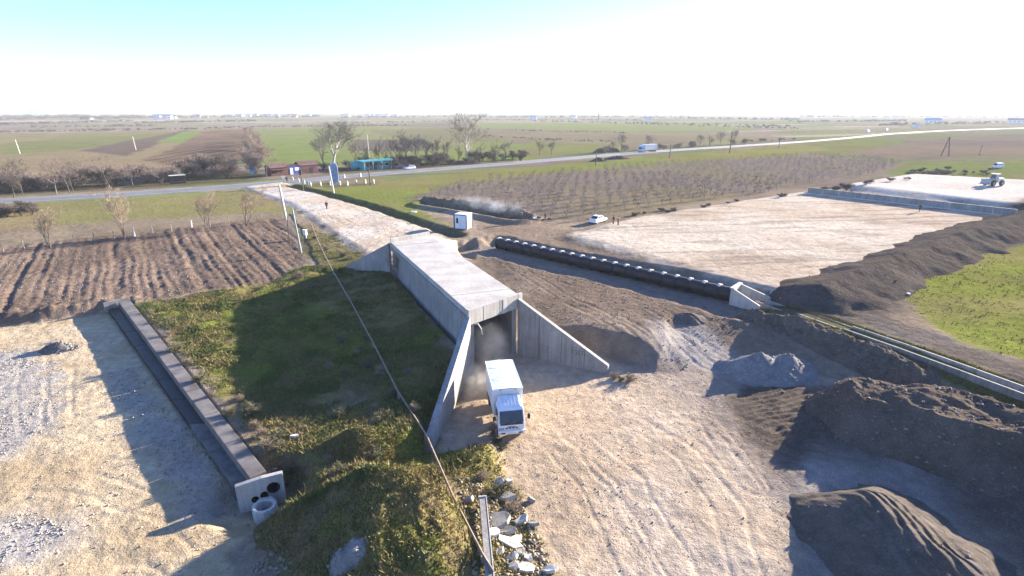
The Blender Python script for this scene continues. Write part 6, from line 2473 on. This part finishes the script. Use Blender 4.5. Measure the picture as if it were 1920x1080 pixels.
# roadside row, left
for kind, bx, by, ty, lab, w in (
        ('spread_b', 27, 371, 288, 'dark bare roadside tree at the far left edge', .9), ('dense_b', 43, 366, 293, 'bushier bare tree just right of the leftmost roadside tree', .9),
        ('spread_a', 106, 365, 286, 'bare roadside tree with pale trunk foot, third from the left', .9), ('spread_a', 131, 363, 288, 'bare tree of the close pair on the roadside, left one', .7),
        ('spread_b', 138, 362.5, 291, 'bare tree of the close pair on the roadside, right one', .7), ('spread_a', 206, 352, 280, 'broad bare roadside tree between the pair and the bus shelter', 1.1),
        ('dense_b', 352, 336, 292, 'dark round bare tree beside the bus shelter', 1.1), ('spread_a', 250, 350, 300, 'small bare roadside tree left of the bus shelter', 1.0),
        ('spread_a', 500, 333, 275, 'bare tree behind the road left of the red shack', .8), ('spread_a', 302, 346, 303, 'small bare tree close to the left side of the bus shelter', 1.0)):
    tree_px(kind, bx, by, ty, lab, wide=w)
rr = random.Random(5)
for i in range(44):
    bx = rr.uniform(0, 440)
    by = 366 - bx * .066 + rr.uniform(-16, -3)
    tree_px(('shrub_a', 'shrub_b', 'shrub_a', 'shrub_c')[i % 4], bx, by, by - rr.uniform(24, 42), 'bare brown shrub in the roadside scrub on the left', 'shrub', 'roadside scrub on the left', 'bare_shrub', 1.3)
for i in range(26):
    f = i / 25
    bx, by = 482 + (462 - 482) * f + rr.uniform(-14, 14) * (1 - .6 * f), 326 + (246 - 326) * f ** .6
    tree_px(('shrub_c', 'shrub_a', 'spread_a')[i % 3], bx, by, by - (44 - 34 * f), 'pale bare shrub in the hedgerow running back between brown and green fields', 'shrub', 'hedgerow between the fields', 'bare_shrub', 1.0)
# trees behind the shops
for kind, bx, by, ty, lab, w in (
        ('plane', 626, 313, 216, 'big round bare plane tree behind the blue stele', 1.35), ('dense', 607, 320, 243, 'slanting bare tree left of the big plane tree', .9),
        ('tall', 876, 305, 197, 'tallest bare tree with forked crown beside the road', .95),
        ('dense_b', 712, 311, 248, 'slim dark tree behind the dark car', .7), ('dense_b', 747, 309, 236, 'dark tree with straight trunk behind the estate car', .9), ('dense', 762, 310, 244, 'dark tree just right of the straight trunk', .8),
        ('dense', 781, 309, 249, 'bare tree above the rear of the estate car', .8), ('dense', 800, 308, 252, 'greyish bare tree in the middle of the clump', .9), ('dense', 818, 309, 254, 'bare tree left of the leaning trunk in the clump', .8),
        ('dense', 838, 308, 258, 'leaning bare tree in the clump', .8), ('dense_b', 858, 306, 262, 'low dark tree at the foot of the tallest tree', .9), ('dense', 735, 309, 254, 'thin bare tree left of the straight trunk', .7),
        ('dense', 667, 310, 262, 'bare tree above the teal tank', .9), ('dense_b', 690, 312, 262, 'bare tree above the teal shop', .8), ('dense_b', 722, 313, 270, 'small dark tree at the right end of the teal shop', .8),
        ('dense_b', 900, 304, 262, 'dark bushy tree right of the tallest tree', 1.2), ('dense_b', 925, 302, 258, 'round bushy tree second right of the tallest tree', 1.2), ('dense', 948, 301, 262, 'bushy tree at the right end of the clump', 1.2),
        ('dense', 1012, 291, 262, 'round bare tree of the pair right of the clump, left one', 1.2), ('dense', 1034, 290, 263, 'round bare tree of the pair right of the clump, right one', 1.1),
        ('dense', 1165, 284, 247, 'hazy bare tree behind the lorry cab', .9), ('dense', 1215, 279, 250, 'hazy bare tree behind the lorry trailer', 1.0), ('dense', 1312, 275, 250, 'left tree of the hazy group right of the lorry', 1.2),
        ('dense_b', 1330, 274, 248, 'second tree of the hazy group right of the lorry', 1.2), ('dense', 1350, 273, 244, 'third tree of the hazy group right of the lorry', 1.1), ('dense', 1376, 271, 240, 'tallest tree of the hazy group right of the lorry', .9),
        ('dense', 1148, 287, 262, 'low bare tree left of the lorry', 1.0)):
    tree_px(kind, bx, by, ty, lab, wide=w)
for i in range(46):
    bx = rr.uniform(590, 985)
    by = 323 - (bx - 590) * .055 + rr.uniform(-6, 1)
    tree_px(('shrub_b', 'shrub_a', 'shrub_b')[i % 3], bx, by, by - rr.uniform(10, 24), 'dark undergrowth shrub below the bare trees beyond the road', 'shrub', 'undergrowth beyond the road', 'bare_shrub', 1.2)
for i in range(14):
    bx = rr.uniform(1130, 1420)
    by = 288 - (bx - 1130) * .062 + rr.uniform(-5, 0)
    tree_px('shrub_a', bx, by, by - rr.uniform(8, 18), 'hazy bare shrub beyond the road around the lorry', 'shrub', 'shrubs beyond the road near the lorry', 'bare_shrub', 1.3)
# trees in front of the road
for bx, by, ty, lab, ln in ((95, 466, 380, 'straw coloured bare tree at the left end of the fence', 0), (233, 449, 345, 'tall straw coloured bare tree on the fence line in the middle', 0), (389, 431, 350, 'straw coloured bare tree on the fence line right of the middle', 0), (462, 424, 338, 'leaning straw coloured bare tree near the white concrete pole', .22)):
    tree_px('vase', bx, by, ty, lab, wide=.95, lean=ln)
tree_px('vase', 744, 530, 462, 'small bare tree growing against the left wall of the underpass', wide=.9)
tree_px('vase', 862, 362, 338, 'small pale bare tree on the green verge above the cabin', wide=.9)
for i in range(12):
    bx = rr.uniform(0, 62)
    by = 405 - bx * .1 + rr.uniform(-6, 4)
    tree_px('shrub_b', bx, by, by - rr.uniform(14, 24), 'dark shrub on the near side of the road at the far left', 'shrub', 'near road shrubs at far left', 'bare_shrub', 1.4)
# scrub at the far corner of the orchard and along its near edge
for i in range(26):
    f = rr.random()
    bx, by = 1190 + 540 * f, 405 - 72 * f + rr.uniform(-3, 2)
    tree_px(('shrub_b', 'weed_b')[i % 2], bx, by, by - rr.uniform(4, 10), 'low dark bush along the near edge of the orchard', 'shrub', 'bushes along the orchard edge', 'low_bush', 1.8)
for i in range(20):
    bx, by = rr.uniform(1700, 1860), rr.uniform(318, 334)
    tree_px('shrub_b', bx, by, by - rr.uniform(4, 8), 'low hazy bush between the orchard and the parked van', 'shrub', 'bushes near the parked van', 'low_bush', 1.8)
# weeds around the works
WD = [(640, 560), (660, 520), (690, 515), (720, 520), (745, 545), (640, 640), (665, 665), (690, 690), (715, 700), (735, 745), (700, 770), (720, 790), (760, 700), (690, 640), (620, 690), (650, 700), (780, 770), (640, 780), (560, 520), (585, 540),
      (500, 838), (515, 826), (495, 815), (530, 845), (480, 800), (545, 860), (455, 755), (470, 775), (1150, 712), (1165, 715), (1180, 712), (935, 830), (925, 815), (940, 845), (900, 900), (935, 925), (960, 955), (640, 885), (620, 860), (700, 860),
      (285, 590), (296, 606), (316, 632), (332, 655), (352, 682), (376, 712), (402, 746), (428, 775), (610, 470), (640, 480), (660, 490), (590, 450), (1420, 590), (1450, 600), (1480, 610), (1500, 625), (1530, 640), (1570, 650), (1600, 660), (1640, 680), (1680, 695)]
for i, (px, py) in enumerate(WD):
    q = gpt(px + rr.uniform(-4, 4), py + rr.uniform(-4, 4))
    plant(('weed', 'weed_b')[i % 2], q, rr.uniform(.5, 1.1), ('dry straw coloured weed clump on the rough grass', 'dark leafless weed clump on the rough grass')[i % 2], 'weed', ('dry weeds around the works', 'dark weeds around the works')[i % 2], 'weed_clump', 1.3)

# orchard: rows of small bare fruit trees
rows = []
dr_ = Vector((0.84, 0.54))                       # row direction
dn_ = Vector((-0.54, 0.84))
org = Vector((gp(860, 395, 1.5).x, gp(860, 395, 1.5).y))
for i in range(-14, 70):
    for j in range(-7, 40):
        q = org + dr_ * (i * 3.9) + dn_ * (j * 4.4) + Vector((rr.uniform(-.5, .5), rr.uniform(-.5, .5)))
        rows.append((q.x, q.y))
rows = np.array(rows)
ins = sdf(rows[:, 0], rows[:, 1], ORCHARD) < -1.5
rows = rows[ins]
keep = np.array([rr.random() > .07 for _ in rows])
rows = rows[keep]
rows = rows[np.argsort(np.hypot(rows[:, 0], rows[:, 1]))]
oz = terrain(rows[:, 0], rows[:, 1])
far_co, far_f, off = [], [], 0
for i, (x, y) in enumerate(rows):
    k = ('orch_a', 'orch_b', 'orch_c')[i % 3]
    h = rr.uniform(1.9, 3.0)
    if i < 300:
        plant(k, (x, y, oz[i]), h, 'small bare fruit tree in the orchard rows', 'tree', 'orchard fruit trees', 'fruit_tree', 1.0)
    else:
        for me in PROTO[k][:2]:
            if 'np' not in me:
                pass
            a = np.empty(len(me.vertices) * 3, np.float32)
            me.vertices.foreach_get('co', a)
            a = a.reshape(-1, 3) * (h / PROTO[k][2])
            f = np.empty(len(me.loops), np.int32)
            me.loops.foreach_get('vertex_index', f)
            ang = rr.uniform(0, 6.28)
            c_, s_ = math.cos(ang), math.sin(ang)
            far_co.append(np.stack([a[:, 0] * c_ - a[:, 1] * s_ + x, a[:, 0] * s_ + a[:, 1] * c_ + y, a[:, 2] + oz[i]], 1))
            far_f.append(f.reshape(-1, 3)[::2] + off)
            off += len(a)
print('orchard', len(rows))
if far_co:
    o = np_mesh('orchard_far_rows', np.concatenate(far_co), np.concatenate(far_f), TW_PLUM)
    tag(o, 'far rows of small bare fruit trees in the orchard', 'trees', None, 'stuff')


# distant scrub and hedges: one mass
def far_scrub():
    me = PROTO['shrub_b'][1]
    a = np.empty(len(me.vertices) * 3, np.float32)
    me.vertices.foreach_get('co', a)
    a = a.reshape(-1, 3)
    f = np.empty(len(me.loops), np.int32)
    me.loops.foreach_get('vertex_index', f)
    f = f.reshape(-1, 3)
    pick = np.arange(len(f))[::3]
    f = f[pick]
    u, inv = np.unique(f, return_inverse=True)
    a, f = a[u] / PROTO['shrub_b'][2], inv.reshape(-1, 3)
    co, fs, off = [], [], 0
    lines = []
    g = random.Random(9)
    for (x0, y0, x1, y1, n, h) in ((0, 249, 340, 243, 50, 2.5), (340, 243.5, 480, 239, 22, 2.5), (0, 235, 250, 228, 50, 4), (60, 240, 300, 236, 26, 3), (250, 232, 480, 228, 40, 4), (0, 226, 160, 222, 50, 9), (150, 225, 330, 221, 45, 9), (330, 222, 600, 220, 60, 7),
                                   (480, 238.5, 760, 236, 40, 2.5), (600, 233, 870, 228, 30, 3), (640, 222, 900, 219, 40, 6), (880, 226, 1200, 226, 46, 3), (1000, 228, 1480, 238, 60, 3), (900, 221, 1300, 220, 50, 6), (1150, 232, 1500, 242, 36, 2.5), (1200, 222, 1500, 226, 40, 6),
                                   (1480, 230, 1700, 228, 34, 5), (1650, 236, 1900, 231, 30, 5), (1500, 220, 1920, 220, 60, 8), (1700, 332, 1790, 325, 14, 1.6), (960, 245, 1180, 250, 24, 1.6), (1000, 262, 1180, 268, 16, 1.5), (870, 252, 1000, 262, 12, 1.5), (1400, 266, 1500, 262, 8, 2)):
        for i in range(int(n * 1.9)):
            t = g.random()
            py = y0 + (y1 - y0) * t + g.uniform(-.5, .5) * (y0 - 205) * .03
            p = gp(x0 + (x1 - x0) * t, py, 1.5)
            hh = h * g.uniform(.6, 1.3)
            lines.append((p.x, p.y, hh, hh * g.uniform(.9, 1.9)))
    for x, y, h, w in lines:
        an = g.uniform(0, 6.28)
        c_, s_ = math.cos(an), math.sin(an)
        q = np.stack([(a[:, 0] * c_ - a[:, 1] * s_) * w + x, (a[:, 0] * s_ + a[:, 1] * c_) * w + y, a[:, 2] * h + 1.4], 1)
        # thicken the sparse twigs of far clumps
        co.append(q)
        fs.append(f + off)
        off += len(a)
    o = np_mesh('far_scrub', np.concatenate(co), np.concatenate(fs), TW_GREY)
    tag(o, 'dark hedges and scrub lines across the distant fields', 'scrub', None, 'stuff')


far_scrub()


# ---------------------------------------------------------------- grass blades and loose stones near the works
def scatter_grass():
    g = np.random.default_rng(3)
    polys = [(GRASS_L, 90000), (PX(1.5, (560, 420), (620, 440), (730, 500), (690, 520), (600, 505), (575, 470)), 6000), (FIELD_R, 2500)]
    xs, ys, kinds = [], [], []
    for poly, n in polys:
        px = np.array([p.x for p in poly])
        py = np.array([p.y for p in poly])
        x = g.uniform(px.min(), min(px.max(), 75), n * 2)
        y = g.uniform(max(py.min(), 15), py.max(), n * 2)
        k = (sdf(x, y, poly) + .6 * fbm(x, y, 2, 2, 400) < 0) & (fbm(x, y, 1.6, 3, 401) > -.35 + .5 * g.random(len(x)) - .25)
        k &= sdf(x, y, u_poly) > .1
        xs.append(x[k][:n])
        ys.append(y[k][:n])
    d, _ = seg_dist(g.uniform(0, 1, 1), g.uniform(0, 1, 1), FLUME)
    t = g.random(7000)
    fl = np.array([(p.x, p.y) for p in FLUME])
    seg = np.minimum((t * (len(fl) - 1)).astype(int), len(fl) - 2)
    fr = t * (len(fl) - 1) - seg
    base = fl[seg] * (1 - fr[:, None]) + fl[seg + 1] * fr[:, None]
    side = np.where(g.random(7000) < .5, 1, -1) * g.uniform(.9, 2.4, 7000)
    xs.append(base[:, 0] + side * .35)
    ys.append(base[:, 1] + side * .94)
    x, y = np.concatenate(xs), np.concatenate(ys)
    z = terrain(x, y)
    # tufts also climb the mounds
    for o in bpy.data.objects:
        if o.name.startswith('grass_mound'):
            me = o.data
            a = np.empty(len(me.vertices) * 3, np.float32)
            me.vertices.foreach_get('co', a)
            a = a.reshape(-1, 3)
            tt = terrain(a[:, 0], a[:, 1])
            ok = a[:, 2] > tt + .02
            a = a[ok]
            idx = g.integers(0, len(a), min(len(a) * 2, 9000))
            b = a[idx] + np.concatenate([g.normal(0, .04, (len(idx), 2)), np.zeros((len(idx), 1))], 1)
            x, y, z = np.concatenate([x, b[:, 0]]), np.concatenate([y, b[:, 1]]), np.concatenate([z, b[:, 2] - .02])
    n = len(x)
    B = 3
    co = np.empty((n * B * 3, 3), np.float32)
    lush = sst(-.4, .5, fbm(x, y, 3.5, 3, 402))
    tall = (g.random(n) < .10) & (fbm(x, y, 2.4, 3, 404) > .05)
    for b in range(B):
        an = g.uniform(0, 2 * PI, n)
        h = g.uniform(.06, .20, n) * (.6 + .7 * lush) * np.where(tall, 2.4, 1.0)
        w = g.uniform(.018, .045, n)
        le = g.uniform(.3, 1.0, n) * h
        la = g.uniform(0, 2 * PI, n)
        ox, oy = g.normal(0, .07, n), g.normal(0, .07, n)
        cx, sx = np.cos(an) * w, np.sin(an) * w
        s = b * 3
        co[s::B * 3] = np.stack([x + ox - cx, y + oy - sx, z - .02], 1)
        co[s + 1::B * 3] = np.stack([x + ox + cx, y + oy + sx, z - .02], 1)
        co[s + 2::B * 3] = np.stack([x + ox + np.cos(la) * le, y + oy + np.sin(la) * le, z + h], 1)
    f = np.arange(n * B * 3, dtype=np.int32).reshape(-1, 3)
    tone = sst(-.5, .5, fbm(x, y, 1.8, 3, 403) + g.normal(0, .3, n) + .28 * sst(36, 30, y))[:, None]
    c = C(.080, .108, .024) + (C(.21, .17, .070) - C(.080, .108, .024)) * tone
    c = np.repeat(c, B * 3, 0)
    m, nt, b = nodes_of('grass_blades')
    at = N(nt, 'ShaderNodeAttribute', attribute_name='cover')
    nt.links.new(mixc(nt, at.outputs['Color'], ramp(nt, noise_tex(nt, 3, 3), [(0.3, .7), (0.7, 1.25)]), .7, 'MULTIPLY'), b.inputs['Base Color'])
    b.inputs['Roughness'].default_value = .8
    b.inputs['Specular IOR Level'].default_value = .2
    o = np_mesh('rough_grass', co, f, m, attrs={'cover': c})
    tag(o, 'short rough grass blades on the banks and mounds', 'grass', None, 'stuff')


scatter_grass()


def scatter_stones():
    g = np.random.default_rng(8)
    spots = []
    for poly, n, lo, hi in ((LOWER, 3200, .02, .065), (YARD_L, 4000, .02, .08), (PX(0.7, (-300, 680), (60, 655), (110, 720), (90, 800), (20, 850), (-300, 880)), 2200, .03, .09), (PX(0.7, (190, 700), (240, 690), (430, 900), (440, 940), (360, 960), (300, 860)), 3000, .04, .13),
                            (PX(0.7, (-300, 960), (60, 960), (120, 1000), (60, 1060), (-300, 1130)), 1500, .03, .09), (PX(1.4, (500, 930), (640, 960), (600, 1080), (470, 1080)), 900, .05, .16), (PX(1.2, (860, 890), (960, 890), (1060, 1090), (900, 1090)), 1100, .05, .18),
                            (PLATEAU, 2500, .04, .12), (PLOUGH, 3000, .05, .12), (TRACK, 1500, .05, .12)):
        px = np.array([p.x for p in poly])
        py = np.array([p.y for p in poly])
        x = g.uniform(max(px.min(), -75), min(px.max(), 45), n * 3)
        y = g.uniform(max(py.min(), 14), min(py.max(), 110), n * 3)
        k = (sdf(x, y, poly) < .2) & (fbm(x, y, 3, 3, 410) > g.uniform(-.7, .7, len(x)))
        x, y = x[k][:n], y[k][:n]
        s = lo + (hi - lo) * g.random(len(x)) ** 2.5
        spots.append((x, y, s))
    x, y, s = (np.concatenate([q[i] for q in spots]) for i in range(3))
    z = terrain(x, y)
    nbase = len(x)
    hc = []
    for o in bpy.data.objects:
        if o.name.split('.')[0] in ('earth_heap', 'earth_berm', 'spoil_ridge', 'gravel_pile', 'sand_pile', 'spoil_bank', 'clod_pile', 'gravel_spill'):
            me = o.data
            a = np.empty(len(me.vertices) * 3, np.float32)
            me.vertices.foreach_get('co', a)
            a = a.reshape(-1, 3)
            k = np.empty(len(me.vertices) * 4, np.float32)
            me.attributes['cover'].data.foreach_get('color', k)
            k = k.reshape(-1, 4)[:, :3]
            m_ = {'earth_heap': 1500, 'earth_berm': 1200, 'spoil_ridge': 900, 'sand_pile': 30, 'gravel_pile': 400}.get(o.name.split('.')[0], 150)
            i = g.integers(0, len(a), m_)
            x, y, z = np.concatenate([x, a[i, 0] + g.normal(0, .04, m_)]), np.concatenate([y, a[i, 1] + g.normal(0, .04, m_)]), np.concatenate([z, a[i, 2]])
            s = np.concatenate([s, .03 + .13 * g.random(m_) ** 3])
            hc.append(k[i] * g.uniform(.8, 1.6, (m_, 1)))
    n = len(x)
    base = np.array([(1, 0, 0), (-1, 0, 0), (0, 1, 0), (0, -1, 0), (0, 0, .75), (0, 0, -.6)], float)
    tri = np.array([(0, 2, 4), (2, 1, 4), (1, 3, 4), (3, 0, 4), (2, 0, 5), (1, 2, 5), (3, 1, 5), (0, 3, 5)])
    an = g.uniform(0, 2 * PI, n)
    v = base[None] * g.uniform(.6, 1.3, (n, 6, 3)) + g.normal(0, .12, (n, 6, 3))
    v = v * s[:, None, None]
    c_, s_ = np.cos(an)[:, None], np.sin(an)[:, None]
    co = np.stack([v[..., 0] * c_ - v[..., 1] * s_ + x[:, None], v[..., 0] * s_ + v[..., 1] * c_ + y[:, None], v[..., 2] + (z + s * .25)[:, None]], -1).reshape(-1, 3)
    f = (tri[None] + (np.arange(n) * 6)[:, None, None]).reshape(-1, 3)
    cov, _ = albedo(x[:nbase], y[:nbase])
    cov = np.concatenate([cov] + hc)
    c = cov * g.uniform(.7, 1.25, (n, 1)) * .6 + .4 * C(.29, .265, .235) * g.uniform(.5, 1.3, (n, 1))
    m, nt, b = nodes_of('loose_stone')
    at = N(nt, 'ShaderNodeAttribute', attribute_name='cover')
    nt.links.new(mixc(nt, at.outputs['Color'], ramp(nt, noise_tex(nt, 12, 3), [(0.3, .75), (0.7, 1.2)]), .7, 'MULTIPLY'), b.inputs['Base Color'])
    b.inputs['Roughness'].default_value = .9
    b.inputs['Specular IOR Level'].default_value = .15
    o = np_mesh('loose_stones', co, f, m, attrs={'cover': np.repeat(np.clip(c, .02, .8), 6, 0)})
    tag(o, 'loose stones and clods strewn over yard, track and field', 'stones', None, 'stuff')


scatter_stones()

# ================================================================ SMOKE, DUST, HAZE
def volume_blob(name, label, cat, c, size, rz, dens, col, scale=1.4, thr=(.42, .75)):
    bm = bmesh.new()
    bmesh.ops.create_icosphere(bm, subdivisions=3, radius=1.0)
    me = bpy.data.meshes.new(name)
    bm.to_mesh(me)
    bm.free()
    m = bpy.data.materials.new(name)
    m.use_nodes = True
    nt = m.node_tree
    nt.nodes.clear()
    out = nt.nodes.new('ShaderNodeOutputMaterial')
    pv = nt.nodes.new('ShaderNodeVolumePrincipled')
    pv.inputs['Color'].default_value = (*col, 1)
    pv.inputs['Anisotropy'].default_value = .2
    tc = nt.nodes.new('ShaderNodeTexCoord')
    tc.name = 'TC'
    ln = nt.nodes.new('ShaderNodeVectorMath')
    ln.operation = 'LENGTH'
    nt.links.new(tc.outputs['Object'], ln.inputs[0])
    fall = mathn(nt, 'SUBTRACT', 1.0, ln.outputs['Value'], clamp=True)
    mp = N(nt, 'ShaderNodeMapping')
    mp.inputs['Scale'].default_value = tuple(s / max(size) for s in size)
    nt.links.new(tc.outputs['Object'], mp.inputs['Vector'])
    nz = noise_tex(nt, scale * 3, 4, .6, mp.outputs[0], .6)
    nzr = ramp(nt, nz, [(thr[0], 0.0), (thr[1], 1.0)])
    d = mathn(nt, 'MULTIPLY', mathn(nt, 'MULTIPLY', mathn(nt, 'POWER', fall, 1.3), nzr), dens)
    nt.links.new(d, pv.inputs['Density'])
    nt.links.new(pv.outputs[0], out.inputs['Volume'])
    o = link(name, me, m)
    o.location = c
    o.scale = size
    o.rotation_euler = (0, 0, rz)
    return tag(o, label, cat, None, 'stuff')


pa, pb = gpt(980, 408), gpt(850, 388)
c = pa.lerp(pb, .45)
volume_blob('smoke', 'thin blue smoke drifting left from the fire in the trench', 'smoke', (c.x, c.y, 3.2), ((pa - pb).length * .62, 3.0, 1.9), math.atan2(pb.y - pa.y, pb.x - pa.x), .22, (.80, .87, .97))
c = gp(920, 655, 1.6)
volume_blob('dust', 'pale dust cloud behind the box truck in the underpass mouth', 'dust', (c.x - .4, c.y + 1.0, 1.7), (2.2, 3.8, 2.7), math.atan2(u_axis.y, u_axis.x) - PI / 2, 1.3, (.98, .93, .86), 1.3, (.34, .62))
c = gp(893, 712, 0.8)
volume_blob('dust', 'thin brown dust hanging left of the box truck', 'dust', (c.x, c.y, .9), (1.6, 3.4, 1.3), .25, .9, (.96, .90, .80), 1.2, (.32, .66))

# air: one even box round the whole scene
bm = bmesh.new()
box(bm, (0, 0, 22.0), (19000, 19000, 52.0))
m = bpy.data.materials.new('haze_air')
m.use_nodes = True
nt = m.node_tree
nt.nodes.clear()
out = nt.nodes.new('ShaderNodeOutputMaterial')
pv = nt.nodes.new('ShaderNodeVolumePrincipled')
pv.inputs['Color'].default_value = (.86, .93, 1.0, 1)
pv.inputs['Density'].default_value = .00013
pv.inputs['Anisotropy'].default_value = .0
nt.links.new(pv.outputs[0], out.inputs['Volume'])
o = fin(bm, 'haze', m)
tag(o, 'thin pale haze in the air over the plain', 'haze', None, 'stuff')
